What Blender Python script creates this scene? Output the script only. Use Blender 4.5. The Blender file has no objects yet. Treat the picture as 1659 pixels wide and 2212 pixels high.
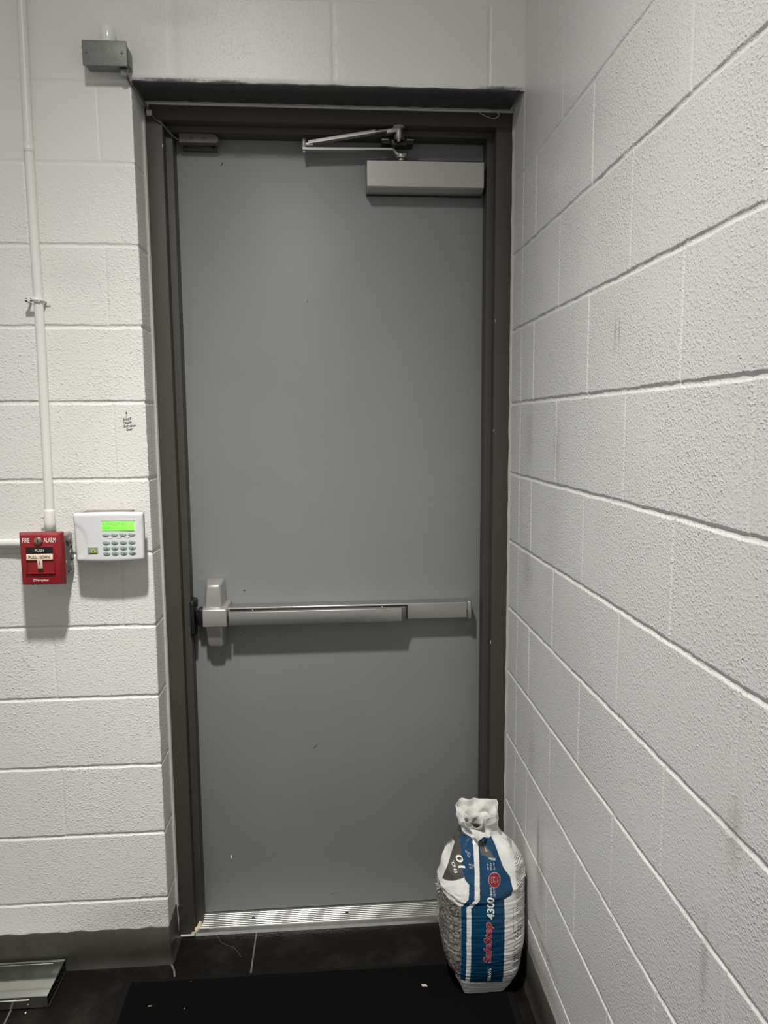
import bpy, bmesh, math, random
import numpy as np
from mathutils import Vector, Matrix, noise
random.seed(4)
S = bpy.context.scene
COL = S.collection

# ------------------------------------------------------------------ camera
cam_d = bpy.data.cameras.new('camera'); cam = bpy.data.objects.new('camera', cam_d); COL.objects.link(cam)
PITCH, YAW, ROLL = -0.1183, 0.0738, -0.0070
cp, sp, cy_, sy_ = math.cos(PITCH), math.sin(PITCH), math.cos(YAW), math.sin(YAW)
fwd = Vector((sy_*cp, cy_*cp, sp)); rt = Vector((cy_, -sy_, 0)); up = rt.cross(fwd)
rr = math.cos(ROLL)*rt + math.sin(ROLL)*up; uu = -math.sin(ROLL)*rt + math.cos(ROLL)*up
m = Matrix(((rr.x, uu.x, -fwd.x, 0.0), (rr.y, uu.y, -fwd.y, -2.0451), (rr.z, uu.z, -fwd.z, 1.5654), (0, 0, 0, 1)))
cam.matrix_world = m
cam_d.sensor_fit = 'HORIZONTAL'; cam_d.sensor_width = 36.0; cam_d.lens = 1597.3/1659*36.0
cam_d.clip_start = 0.02
S.camera = cam

# ------------------------------------------------------------------ light and exposure
S.view_settings.view_transform = 'Standard'; S.view_settings.look = 'None'
S.view_settings.gamma = 1.0; S.view_settings.use_curve_mapping = False
S.view_settings.exposure = 0.0
w = bpy.data.worlds.new('world'); S.world = w; w.use_nodes = True
bg = w.node_tree.nodes['Background']
bg.inputs['Color'].default_value = (1.0, 0.985, 0.955, 1); bg.inputs["Strength"].default_value = 0.38
LAMP_CORE, LAMP_SPILL = 4.3, 0.20
# one ceiling downlight; its nodes give the beam the narrow spread of a real reflector lamp: cos^8 core + weak cosine spill
ld = bpy.data.lights.new('ceiling_downlight', 'POINT'); lo = bpy.data.objects.new('ceiling_downlight', ld); COL.objects.link(lo)
lo.location = (-0.31, -1.25, 3.12); lo.rotation_euler = Vector((0, .20, -1)).to_track_quat('-Z', 'Y').to_euler()
ld.energy = 100; ld.color = (1.0, 0.985, 0.945); ld.shadow_soft_size = 0.07
ld.use_nodes = True; N_ = ld.node_tree.nodes; L_ = ld.node_tree.links; em = N_['Emission']
tc_ = N_.new('ShaderNodeTexCoord'); sx_ = N_.new('ShaderNodeSeparateXYZ'); L_.new(tc_.outputs['Normal'], sx_.inputs[0])
ng = N_.new('ShaderNodeMath'); ng.operation = 'MULTIPLY'; ng.inputs[1].default_value = -1; L_.new(sx_.outputs['Z'], ng.inputs[0])
mx_ = N_.new('ShaderNodeMath'); mx_.operation = 'MAXIMUM'; mx_.inputs[1].default_value = 0; L_.new(ng.outputs[0], mx_.inputs[0])
pw = N_.new('ShaderNodeMath'); pw.operation = 'POWER'; pw.inputs[1].default_value = 8; L_.new(mx_.outputs[0], pw.inputs[0])
m1 = N_.new('ShaderNodeMath'); m1.operation = 'MULTIPLY'; m1.inputs[1].default_value = LAMP_CORE; L_.new(pw.outputs[0], m1.inputs[0])
m2 = N_.new('ShaderNodeMath'); m2.operation = 'MULTIPLY_ADD'; m2.inputs[1].default_value = LAMP_SPILL; L_.new(mx_.outputs[0], m2.inputs[0]); L_.new(m1.outputs[0], m2.inputs[2])
L_.new(m2.outputs[0], em.inputs['Strength'])

# ------------------------------------------------------------------ materials
def mat(name, col, rough=0.5, metal=0.0, bump=None, var=None, emit=None, coat=0, spec=None):
    M = bpy.data.materials.new(name); M.use_nodes = True
    nt = M.node_tree; N = nt.nodes; L = nt.links; b = N['Principled BSDF']
    b.inputs['Base Color'].default_value = (*col, 1); b.inputs['Roughness'].default_value = rough
    b.inputs['Metallic'].default_value = metal
    if spec is not None: b.inputs['Specular IOR Level'].default_value = spec
    if coat: b.inputs['Coat Weight'].default_value = coat; b.inputs['Coat Roughness'].default_value = 0.15
    tc = N.new('ShaderNodeTexCoord')
    if var:      # (scale, amount)  mottled colour variation
        n = N.new('ShaderNodeTexNoise'); n.inputs['Scale'].default_value = var[0]; n.inputs['Detail'].default_value = 5
        L.new(tc.outputs['Object'], n.inputs['Vector'])
        r = N.new('ShaderNodeMapRange'); r.inputs[1].default_value = .3; r.inputs[2].default_value = .7
        r.inputs[3].default_value = 1-var[1]; r.inputs[4].default_value = 1+var[1]
        L.new(n.outputs['Fac'], r.inputs[0])
        x = N.new('ShaderNodeVectorMath'); x.operation = 'SCALE'; x.inputs[0].default_value = col
        L.new(r.outputs[0], x.inputs['Scale']); L.new(x.outputs[0], b.inputs['Base Color'])
    if bump:     # list of (scale, distance)
        prev = None
        for sc, dist in bump:
            n = N.new('ShaderNodeTexNoise'); n.inputs['Scale'].default_value = sc; n.inputs['Detail'].default_value = 3
            L.new(tc.outputs['Object'], n.inputs['Vector'])
            bp = N.new('ShaderNodeBump'); bp.inputs['Distance'].default_value = dist; bp.inputs['Strength'].default_value = 1
            L.new(n.outputs['Fac'], bp.inputs['Height'])
            if prev: L.new(prev.outputs[0], bp.inputs['Normal'])
            prev = bp
        L.new(prev.outputs[0], b.inputs['Normal'])
    if emit:
        b.inputs['Emission Color'].default_value = (*emit[0], 1); b.inputs['Emission Strength'].default_value = emit[1]
    return M

def wall_mat(name, col, scale, dist, rough, spots, pit=0.0, smooth_z=2.0):
    """painted concrete block: stippled paint, pits, soft scuffs at given places (x, y, z, radius vector, strength, colour)"""
    M = bpy.data.materials.new(name); M.use_nodes = True
    nt = M.node_tree; N = nt.nodes; L = nt.links; b = N['Principled BSDF']
    b.inputs['Roughness'].default_value = rough; b.inputs['Specular IOR Level'].default_value = 0.5
    tc = N.new('ShaderNodeTexCoord')
    n0 = N.new('ShaderNodeTexNoise'); n0.inputs['Scale'].default_value = 2.6; n0.inputs['Detail'].default_value = 6
    L.new(tc.outputs['Object'], n0.inputs['Vector'])
    mr = N.new('ShaderNodeMapRange'); mr.inputs[1].default_value = .3; mr.inputs[2].default_value = .75; mr.inputs[3].default_value = .97; mr.inputs[4].default_value = 1.03
    L.new(n0.outputs['Fac'], mr.inputs[0])
    sc = N.new('ShaderNodeVectorMath'); sc.operation = 'SCALE'; sc.inputs[0].default_value = col
    L.new(mr.outputs[0], sc.inputs['Scale'])
    cur = sc.outputs[0]
    nn = N.new('ShaderNodeTexNoise'); nn.inputs['Scale'].default_value = 90; nn.inputs['Detail'].default_value = 4; nn.inputs['Roughness'].default_value = .7
    L.new(tc.outputs['Object'], nn.inputs['Vector'])
    for (px, py, pz), (rx, ry, rz), st, c in spots:
        s1 = N.new('ShaderNodeVectorMath'); s1.operation = 'SUBTRACT'; s1.inputs[1].default_value = (px, py, pz)
        L.new(tc.outputs['Object'], s1.inputs[0])
        s2 = N.new('ShaderNodeVectorMath'); s2.operation = 'DIVIDE'; s2.inputs[1].default_value = (rx, ry, rz)
        L.new(s1.outputs[0], s2.inputs[0])
        s3 = N.new('ShaderNodeVectorMath'); s3.operation = 'LENGTH'; L.new(s2.outputs[0], s3.inputs[0])
        s4 = N.new('ShaderNodeMath'); s4.operation = 'MULTIPLY_ADD'; s4.inputs[1].default_value = 1.6; L.new(nn.outputs['Fac'], s4.inputs[0]); L.new(s3.outputs['Value'], s4.inputs[2])
        s5 = N.new('ShaderNodeMapRange'); s5.inputs[1].default_value = 1.0; s5.inputs[2].default_value = 2.0; s5.inputs[3].default_value = st; s5.inputs[4].default_value = 0
        L.new(s4.outputs[0], s5.inputs[0])
        mx = N.new('ShaderNodeMix'); mx.data_type = 'RGBA'; L.new(s5.outputs[0], mx.inputs[0]); L.new(cur, mx.inputs[6]); mx.inputs[7].default_value = (*c, 1)
        cur = mx.outputs[2]
    L.new(cur, b.inputs['Base Color'])
    # ridges + stipple + pits, weaker in patches where the paint is thick
    pa = N.new('ShaderNodeTexNoise'); pa.inputs['Scale'].default_value = 5; pa.inputs['Detail'].default_value = 3; L.new(tc.outputs['Object'], pa.inputs['Vector'])
    pm = N.new('ShaderNodeMapRange'); pm.inputs[1].default_value = .35; pm.inputs[2].default_value = .65; pm.inputs[3].default_value = .55; pm.inputs[4].default_value = 1.15
    L.new(pa.outputs['Fac'], pm.inputs[0])
    sz = N.new('ShaderNodeSeparateXYZ'); L.new(tc.outputs['Object'], sz.inputs[0])      # thicker, smoother paint on the top courses
    zr_ = N.new('ShaderNodeMapRange'); zr_.inputs[1].default_value = smooth_z; zr_.inputs[2].default_value = smooth_z+.35; zr_.inputs[3].default_value = 1; zr_.inputs[4].default_value = .25
    L.new(sz.outputs['Z'], zr_.inputs[0])
    pz_ = N.new('ShaderNodeMath'); pz_.operation = 'MULTIPLY'; L.new(pm.outputs[0], pz_.inputs[0]); L.new(zr_.outputs[0], pz_.inputs[1])
    mp = N.new('ShaderNodeMapping'); mp.inputs['Rotation'].default_value = (0.3, 0.2, 0); mp.inputs['Scale'].default_value = (1, 1, 1.12)
    L.new(tc.outputs['Object'], mp.inputs['Vector'])
    a = N.new('ShaderNodeTexNoise'); a.inputs['Scale'].default_value = scale; a.inputs['Detail'].default_value = 2.5; a.inputs['Roughness'].default_value = .5
    a.inputs['Distortion'].default_value = 0
    L.new(mp.outputs[0], a.inputs['Vector'])
    ap = N.new('ShaderNodeMath'); ap.operation = 'POWER'; ap.inputs[1].default_value = 4.5; L.new(a.outputs['Fac'], ap.inputs[0])
    am = N.new('ShaderNodeMath'); am.operation = 'MULTIPLY'; L.new(ap.outputs[0], am.inputs[0]); L.new(pz_.outputs[0], am.inputs[1])
    b1 = N.new('ShaderNodeBump'); b1.inputs['Distance'].default_value = dist; b1.inputs['Strength'].default_value = 1; L.new(am.outputs[0], b1.inputs['Height'])
    v = N.new('ShaderNodeTexVoronoi'); v.inputs['Scale'].default_value = scale*.45; L.new(mp.outputs[0], v.inputs['Vector'])
    vm = N.new('ShaderNodeMapRange'); vm.inputs[1].default_value = 0; vm.inputs[2].default_value = .22; L.new(v.outputs['Distance'], vm.inputs[0])
    vn = N.new('ShaderNodeTexNoise'); vn.inputs['Scale'].default_value = scale*.35; L.new(tc.outputs['Object'], vn.inputs['Vector'])
    vg = N.new('ShaderNodeMapRange'); vg.inputs[1].default_value = .55; vg.inputs[2].default_value = .62; L.new(vn.outputs['Fac'], vg.inputs[0])
    iv = N.new('ShaderNodeMath'); iv.operation = 'SUBTRACT'; iv.inputs[1].default_value = 1; L.new(vm.outputs[0], iv.inputs[0])
    vx = N.new('ShaderNodeMath'); vx.operation = 'MULTIPLY'; L.new(iv.outputs[0], vx.inputs[0]); L.new(vg.outputs[0], vx.inputs[1])
    b2 = N.new('ShaderNodeBump'); b2.inputs['Distance'].default_value = pit; b2.inputs['Strength'].default_value = 1; vy = N.new('ShaderNodeMath'); vy.operation = 'MULTIPLY'; L.new(vx.outputs[0], vy.inputs[0]); L.new(pz_.outputs[0], vy.inputs[1]); L.new(vy.outputs[0], b2.inputs['Height'])
    L.new(b1.outputs[0], b2.inputs['Normal'])
    L.new(b2.outputs[0], b.inputs['Normal'])
    return M

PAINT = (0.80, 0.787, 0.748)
GREY = (0.30, 0.29, 0.27); BROWN = (0.33, 0.27, 0.20); DK = (0.10, 0.09, 0.08)
M_wall = wall_mat('painted_block', PAINT, 170, 0.0054, 0.38, [
    ((-0.36, 0, 2.60), (.10, .1, .03), .12, GREY), ((-.50, 0, .16), (.20, .1, .05), .25, GREY), ((-.62, 0, .06), (.3, .1, .10), .10, GREY),
    ((-.66, 0, 1.96), (.10, .1, .05), .10, GREY), ((-.40, 0, 2.445), (.10, .1, .004), .9, DK), ((-.25, 0, 2.444), (.05, .1, .004), .9, DK),
    ((.47, 0, 2.445), (.06, .1, .006), .9, DK), ((-.52, 0, 2.50), (.10, .1, .08), .12, GREY)], 0.0016)
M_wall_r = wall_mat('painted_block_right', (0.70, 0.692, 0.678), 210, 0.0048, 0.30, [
    ((.533, -.10, 1.53), (.1, .04, .10), .30, GREY), ((.533, -.34, 1.50), (.1, .03, .08), .30, GREY), ((.533, -.32, 1.30), (.1, .08, .2), .12, GREY),
    ((.533, -.10, 1.17), (.1, .05, .08), .28, GREY), ((.533, -.68, 1.73), (.1, .006, .035), .60, GREY), ((.533, -.70, 1.73), (.1, .005, .03), .60, GREY),
    ((.533, -.28, .40), (.1, .035, .10), .55, GREY), ((.533, -.25, .46), (.1, .012, .09), .6, DK), ((.533, -.33, .22), (.1, .10, .014), .55, BROWN), ((.533, -.26, .25), (.1, .06, .012), .6, BROWN),
    ((.533, -.30, .14), (.1, .22, .035), .45, BROWN), ((.533, -.22, .12), (.1, .10, .02), .5, DK), ((.533, -1.15, 1.02), (.1, .02, .06), .35, BROWN), ((.533, -1.09, .78), (.1, .012, .08), .4, GREY),
    ((.533, -.55, .9), (.1, .25, .4), .08, GREY), ((.533, -.17, .68), (.1, .03, .10), .25, GREY)], 0.0014, 2.15)
M_caulk = mat('grey_white_caulk', (.52, .51, .48), .5, bump=[(60, .001)])
M_lintel = mat('lintel_paint', (.052, .053, .056), .42, bump=[(25, .002), (200, .0004)], var=(30, .15))
M_frame = mat('bronze_frame_paint', (.066, .060, .051), .52, bump=[(220, .00003)], var=(8, .06), spec=.3)
M_door = mat('grey_door_paint', (.252, .265, .263), .47, bump=[(350, .00008), (3, .0015)], var=(4, .035))
M_alu = mat('satin_aluminium', (.45, .44, .415), .36, .85, bump=[(700, .00006)])
M_alu2 = mat('bright_aluminium', (.62, .61, .57), .24, .95, var=(60, .08))
M_sprayed = mat('silver_sprayed_metal', (.47, .455, .425), .40, .60, bump=[(900, .0001)])
M_galv = mat('galvanised_steel', (.36, .36, .34), .42, .7, bump=[(90, .0005)], var=(60, .18))
M_galvpaint = mat('dull_grey_box', (.22, .23, .21), .5, .3, bump=[(120, .0005)], var=(40, .12))
M_black = mat('black_plastic', (.006, .006, .007), .4)
M_darkm = mat('dark_bronze_metal', (.03, .027, .022), .45, .4)
M_red = mat('red_enamel', (.27, .011, .013), .38, bump=[(500, .0001)])
M_white = mat('white_ink', (.82, .81, .78), .5)
M_cream = mat('cream_plastic', (.78, .66, .49), .45)
M_ink = mat('dark_ink', (.03, .022, .02), .6)
M_blk = mat('black_label', (.008, .008, .009), .35)
M_brass = mat('worn_lock_brass', (.36, .33, .25), .35, .8)
M_keypad = mat('white_keypad_plastic', (.72, .715, .72), .42)
M_lcd = mat('lit_green_display', (.2, .7, .1), .4, emit=((.20, .95, .055), .95))
M_lcdink = mat('display_ink', (.02, .16, .02), .5, emit=((.05, .42, .03), .55))
M_key = mat('grey_green_rubber_key', (.30, .38, .35), .4)
M_stick = mat('grey_green_sticker', (.25, .34, .27), .4)
M_yel = mat('yellow_green_print', (.50, .58, .05), .5)
M_pipe = mat('white_pipe_paint', (.78, .77, .73), .36, bump=[(60, .0006)])
M_base = mat('dark_cove_base', (.040, .038, .030), .38, bump=[(30, .0008)], var=(14, .18))
M_mat = mat('black_carpet', (.0022, .0022, .0022), .95, bump=[(450, .004)], spec=.1)
M_matedge = mat('black_rubber', (.0036, .0033, .004), .75, spec=.2)
M_tray = mat('stainless_tray', (.52, .53, .49), .13, .97, bump=[(9, .0005)])
M_cable = mat('grey_cable', (.10, .095, .085), .45)
M_paper = mat('tan_paper', (.60, .50, .38), .8)
M_lint = mat('pale_crumb', (.7, .68, .62), .8)
M_putty = mat('cream_sealant', (.62, .52, .33), .6, bump=[(90, .001)])
M_ceil = mat('ceiling_paint', (.55, .54, .5), .8)

# floor tile: dark brown, dusty smears, pale grout lines
def floor_mat():
    M = bpy.data.materials.new('dark_floor_tile'); M.use_nodes = True; N = M.node_tree.nodes; L = M.node_tree.links; b = N['Principled BSDF']
    tc = N.new('ShaderNodeTexCoord')
    n = N.new('ShaderNodeTexNoise'); n.inputs['Scale'].default_value = 7; n.inputs['Detail'].default_value = 7; n.inputs['Roughness'].default_value = .65
    L.new(tc.outputs['Object'], n.inputs['Vector'])
    cr = N.new('ShaderNodeValToRGB'); cr.color_ramp.elements[0].position = .50; cr.color_ramp.elements[0].color = (.0048, .0033, .0023, 1)
    cr.color_ramp.elements[1].position = .78; cr.color_ramp.elements[1].color = (.024, .020, .015, 1)
    L.new(n.outputs['Fac'], cr.inputs[0]); L.new(cr.outputs[0], b.inputs['Base Color'])
    b.inputs['Roughness'].default_value = .5; b.inputs['Specular IOR Level'].default_value = .2
    bp = N.new('ShaderNodeBump'); bp.inputs['Distance'].default_value = .0008
    n2 = N.new('ShaderNodeTexNoise'); n2.inputs['Scale'].default_value = 120; L.new(tc.outputs['Object'], n2.inputs['Vector'])
    L.new(n2.outputs['Fac'], bp.inputs['Height']); L.new(bp.outputs[0], b.inputs['Normal'])
    return M
M_floor = floor_mat()
M_grout = mat('pale_grout', (.13, .118, .098), .8, var=(40, .3))
def bag_mat():
    M = bpy.data.materials.new('printed_plastic_sack'); M.use_nodes = True; N = M.node_tree.nodes; L = M.node_tree.links; b = N['Principled BSDF']
    a = N.new('ShaderNodeAttribute'); a.attribute_name = 'print'; L.new(a.outputs['Color'], b.inputs['Base Color'])
    b.inputs['Roughness'].default_value = .33; b.inputs['Specular IOR Level'].default_value = .5
    tc = N.new('ShaderNodeTexCoord'); n = N.new('ShaderNodeTexNoise'); n.inputs['Scale'].default_value = 90; n.inputs['Detail'].default_value = 3
    L.new(tc.outputs['Object'], n.inputs['Vector']); bp = N.new('ShaderNodeBump'); bp.inputs['Distance'].default_value = .0012
    L.new(n.outputs['Fac'], bp.inputs['Height']); L.new(bp.outputs[0], b.inputs['Normal'])
    return M
M_bag = bag_mat()
M_bagred = mat('sack_red_ink', (.52, .035, .05), .4)
M_bagpink = mat('sack_outline_ink', (.60, .38, .42), .4)
M_bagsilver = mat('sack_grey_ink', (.13, .12, .105), .35)

# ------------------------------------------------------------------ helpers
def link(name, me, mats, parent=None, smooth=False):
    o = bpy.data.objects.new(name, me); COL.objects.link(o)
    for x in (mats if isinstance(mats, (list, tuple)) else [mats]): me.materials.append(x)
    if parent is not None: o.parent = parent
    if smooth:
        me.polygons.foreach_set('use_smooth', [True]*len(me.polygons)); me.update()
    return o
def tag(o, label=None, cat=None, group=None, kind=None):
    if label: o['label'] = label
    if cat: o['category'] = cat
    if group: o['group'] = group
    if kind: o['kind'] = kind
    return o
def empty(name, loc=(0, 0, 0)):
    o = bpy.data.objects.new(name, None); o.location = loc; o.empty_display_size = .02; COL.objects.link(o); return o

class MB:
    """collects shapes into one mesh; all coordinates in metres in the room's frame, shifted by -origin of the parent"""
    def __init__(s, org=(0, 0, 0)): s.bm = bmesh.new(); s.o = Vector(org); s.mi = 0
    def _take(s, b, sm=False):
        me = bpy.data.meshes.new('t'); b.to_mesh(me); b.free()
        n0 = len(s.bm.faces); s.bm.from_mesh(me); bpy.data.meshes.remove(me); s.bm.faces.ensure_lookup_table()
        for f in s.bm.faces[n0:]: f.material_index = s.mi; f.smooth = sm
    def box(s, x0, x1, y0, y1, z0, z1, bev=0, seg=2, sm=None):
        b = bmesh.new(); bmesh.ops.create_cube(b, size=1)
        for v in b.verts: v.co = Vector((x0+(v.co.x+.5)*(x1-x0), y0+(v.co.y+.5)*(y1-y0), z0+(v.co.z+.5)*(z1-z0)))
        if bev: bmesh.ops.bevel(b, geom=b.edges[:], offset=bev, segments=seg, affect='EDGES', profile=.5)
        s._take(b, bool(bev) if sm is None else sm); return s
    def hull(s, pts, bev=0, seg=2):
        b = bmesh.new(); vs = [b.verts.new(p) for p in pts]
        r = bmesh.ops.convex_hull(b, input=vs)
        bmesh.ops.dissolve_limit(b, angle_limit=.01, verts=b.verts[:], edges=b.edges[:])
        if bev: bmesh.ops.bevel(b, geom=b.edges[:], offset=bev, segments=seg, affect='EDGES', profile=.5)
        s._take(b, bool(bev)); return s
    def cyl(s, p0, p1, r, r2=None, n=24, bev=0, sm=True):
        p0, p1 = Vector(p0), Vector(p1); d = p1-p0; b = bmesh.new()
        bmesh.ops.create_cone(b, cap_ends=True, segments=n, radius1=r, radius2=r if r2 is None else r2, depth=d.length)
        if bev:
            es = [e for e in b.edges if abs(e.verts[0].co.z-e.verts[1].co.z) < 1e-6]
            bmesh.ops.bevel(b, geom=es, offset=bev, segments=2, affect='EDGES', profile=.5)
        q = d.to_track_quat('Z', 'Y').to_matrix().to_4x4()
        bmesh.ops.transform(b, matrix=Matrix.Translation((p0+p1)/2) @ q, verts=b.verts[:])
        s._take(b, sm); return s
    def sph(s, c, r, sc=(1, 1, 1), n=16):
        b = bmesh.new(); bmesh.ops.create_uvsphere(b, u_segments=n, v_segments=n//2, radius=r)
        for v in b.verts: v.co = Vector((c[0]+v.co.x*sc[0], c[1]+v.co.y*sc[1], c[2]+v.co.z*sc[2]))
        s._take(b, True); return s
    def tube(s, pts, r, n=12, sm=True):
        pts = [Vector(p) for p in pts]; b = bmesh.new(); rings = []
        rs = r if isinstance(r, (list, tuple)) else [r]*len(pts)
        for i, p in enumerate(pts):
            t = (pts[min(i+1, len(pts)-1)]-pts[max(i-1, 0)]).normalized()
            a = t.orthogonal().normalized() if i == 0 else (a0-t*a0.dot(t)).normalized()
            a0 = a; c = t.cross(a)
            rings.append([b.verts.new(p+rs[i]*(math.cos(2*math.pi*k/n)*a+math.sin(2*math.pi*k/n)*c)) for k in range(n)])
        for i in range(len(rings)-1):
            for k in range(n): b.faces.new((rings[i][k], rings[i][(k+1) % n], rings[i+1][(k+1) % n], rings[i+1][k]))
        b.faces.new(rings[0][::-1]); b.faces.new(rings[-1])
        s._take(b, sm); return s
    def bar(s, pts, wy, hz, bev=.0008):
        """flat bar following pts in XZ (y given per point), width wy along Y, thickness hz"""
        b = bmesh.new(); rings = []
        pts = [Vector(p) for p in pts]
        for i, p in enumerate(pts):
            t = (pts[min(i+1, len(pts)-1)]-pts[max(i-1, 0)]); t.y = 0; t.normalize(); nrm = Vector((-t.z, 0, t.x))
            rings.append([b.verts.new(p+Vector((0, a*wy/2, 0))+nrm*(c*hz/2)) for a, c in ((-1, -1), (1, -1), (1, 1), (-1, 1))])
        for i in range(len(rings)-1):
            for k in range(4): b.faces.new((rings[i][k], rings[i][(k+1) % 4], rings[i+1][(k+1) % 4], rings[i+1][k]))
        b.faces.new(rings[0][::-1]); b.faces.new(rings[-1])
        bmesh.ops.recalc_face_normals(b, faces=b.faces[:])
        s._take(b, False); return s
    def prism(s, poly, y0, y1):
        """polygon in XZ extruded along Y"""
        b = bmesh.new(); A = [b.verts.new((x, y0, z)) for x, z in poly]; B = [b.verts.new((x, y1, z)) for x, z in poly]
        n = len(poly); b.faces.new(A); b.faces.new(B[::-1])
        for i in range(n): b.faces.new((A[i], B[i], B[(i+1) % n], A[(i+1) % n]))
        bmesh.ops.recalc_face_normals(b, faces=b.faces[:]); s._take(b); return s
    def raw(s, V, F, sm=False):
        b = bmesh.new(); vs = [b.verts.new(v) for v in V]
        for f in F:
            try: b.faces.new([vs[i] for i in f])
            except ValueError: pass
        s._take(b, sm); return s
    def build(s, name, mats, parent=None):
        for v in s.bm.verts: v.co -= s.o
        me = bpy.data.meshes.new(name); s.bm.to_mesh(me); s.bm.free()
        return link(name, me, mats, parent)

def text2d(body, h, bold=0.0, shear=0.0, width=None, res=3, space=1.0):
    c = bpy.data.curves.new('txt', 'FONT'); c.body = body; c.size = 1.0; c.offset = bold; c.shear = shear; c.resolution_u = res; c.space_character = space
    c.fill_mode = 'FRONT'
    o = bpy.data.objects.new('txt', c); COL.objects.link(o)
    dg = bpy.context.evaluated_depsgraph_get(); dg.update()
    me = o.evaluated_get(dg).to_mesh()
    V = [(v.co.x, v.co.y) for v in me.vertices]; F = [tuple(p.vertices) for p in me.polygons]
    o.evaluated_get(dg).to_mesh_clear(); COL.objects.unlink(o); bpy.data.objects.remove(o); bpy.data.curves.remove(c)
    x0 = min(v[0] for v in V); x1 = max(v[0] for v in V); y0 = min(v[1] for v in V); y1 = max(v[1] for v in V)
    sy = h/(y1-y0); sx = sy if width is None else width/(x1-x0)
    return [((x-x0)*sx, (y-y0)*sy) for x, y in V], F, (x1-x0)*sx

def wall_text(mb, body, x, z, h, y, width=None, bold=0.0, rot=0.0, shear=0.0, center=False, space=1.0):
    V, F, wd = text2d(body, h, bold, shear, width, space=space)
    c, s_ = math.cos(rot), math.sin(rot)
    if center: V = [(a-wd/2, b) for a, b in V]
    mb.raw([(x+a*c-b*s_, y, z+a*s_+b*c) for a, b in V], F)

def grid_mesh(us, vs, fn):
    """fn(U, V) -> X, Y, Z arrays of shape (len(vs), len(us))"""
    U, Vv = np.meshgrid(us, vs); X, Y, Z = fn(U, Vv)
    P = np.stack([X, Y, Z], -1).reshape(-1, 3)
    nu, nv = len(us), len(vs); i = np.arange(nu-1)[None, :]+np.arange(nv-1)[:, None]*nu
    F = np.stack([i, i+1, i+1+nu, i+nu], -1).reshape(-1, 4)
    return P, F
def np_mesh(name, parts):
    Vs = []; Fs = []; o = 0
    for P, F in parts: Vs.append(P); Fs.append(F+o); o += len(P)
    V = np.concatenate(Vs); F = np.concatenate(Fs)
    me = bpy.data.meshes.new(name); me.vertices.add(len(V)); me.vertices.foreach_set('co', V.astype(np.float32).ravel())
    me.loops.add(F.size); me.loops.foreach_set('vertex_index', F.astype(np.int32).ravel())
    me.polygons.add(len(F)); me.polygons.foreach_set('loop_start', np.arange(0, F.size, 4, dtype=np.int32))
    me.polygons.foreach_set('use_smooth', np.ones(len(F), dtype=bool))
    me.update(calc_edges=True); me.validate(); return me
def ticks(lo, hi, marks, half, fine, coarse):
    t = set([lo, hi])
    x = lo
    while x < hi: t.add(round(x, 5)); x += coarse
    for c in marks:
        k = -half
        while k <= half+1e-9:
            if lo < c+k < hi: t.add(round(c+k, 5))
            k += fine
    t = sorted(t); out = [t[0]]
    for x in t[1:]:
        if x-out[-1] > fine*.45: out.append(x)
    out[-1] = hi
    return np.array(out)
rng = np.random.RandomState(3)
def wob(a, freqs, amp, seed):
    r = np.random.RandomState(seed); s = np.zeros_like(a)
    for f in freqs: s += np.sin(a*f*2*np.pi+r.rand()*6.28)*(.5+r.rand())
    return s*amp/len(freqs)
def groove(t, w, d):
    q = np.clip(1-(t/w)**2, 0, 1); return d*np.sqrt(q)*q**.25

# ------------------------------------------------------------------ the room: block walls
ZL = {1: .203, 2: .405, 3: .610, 4: .812, 5: 1.015, 6: 1.219, 7: 1.422, 8: 1.628, 9: 1.826, 10: 2.033, 11: 2.238, 12: 2.434, 13: 2.650, 14: 2.85, 15: 3.05}
ZR = {1: .193, 2: .408, 3: .618, 4: .819, 5: 1.016, 6: 1.219, 7: 1.419, 8: 1.622, 9: 1.828, 10: 2.037, 11: 2.238, 12: 2.440, 13: 2.645, 14: 2.85, 15: 3.05}
XL, XR, TOP = -.488, .533, 3.25
HJW, HJD = .0058, .0034
def joint_depth(U, Z, zj, vj, seed, hw=HJW, hd=HJD, vw=.0042, vd=.0019):
    """U along the wall; vj(k) -> positions of the upright joints of the course between joint k and k+1"""
    D = np.zeros_like(U)
    for k, z in zj.items():
        fade = {10: .8, 11: .32, 12: .40, 13: .40}.get(k, 1.0) if seed < 50 else {11: .7, 12: .35, 13: .4}.get(k, 1.0)
        c = z+wob(U, [1.1, 3.7, 9, 23], .0016, seed+k)
        ww = hw*(1+.18*wob(U, [5, 13, 31], 1, seed+50+k)+.12*wob(U, [70, 111], 1, seed+150+k))
        D = np.maximum(D, groove(Z-c, ww, hd*fade*(1+.2*wob(U, [4, 11], 1, seed+90+k))))
    ks = sorted(zj); lo = 0.0
    bounds = [(0, 0.0, zj[ks[0]])]+[(ks[q], zj[ks[q]], zj[ks[q+1]]) for q in range(len(ks)-1)]
    for k, a, b in bounds:
        inside = (Z > a+.002) & (Z < b-.002)
        for j, c in enumerate(vj(k)):
            cc = c+wob(Z, [3, 11, 29], .0008, seed+k*7+j)
            st = .55+.7*np.random.RandomState(seed+k*31+j).rand()
            D = np.maximum(D, np.where(inside, groove(U-cc, vw*(1+.15*wob(Z, [17, 41], 1, seed+j+k)), vd*st*(.4 if k == 11 else 1)), 0))
    D += .0006*np.sin(U*9.1+seed)*np.sin(Z*7.3)          # faint unevenness of the block faces
    return D
def vj_left(k):
    if k == 12: return [.028, .438, -.38, -.79, -1.2]
    off = -.574 if k % 2 == 1 else -.765
    return [off-.4064*n for n in range(5)]
usL = ticks(-2.2, XL, [c for k in (1, 2) for c in vj_left(k)]+[XL], .006, .0015, .012)
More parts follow.
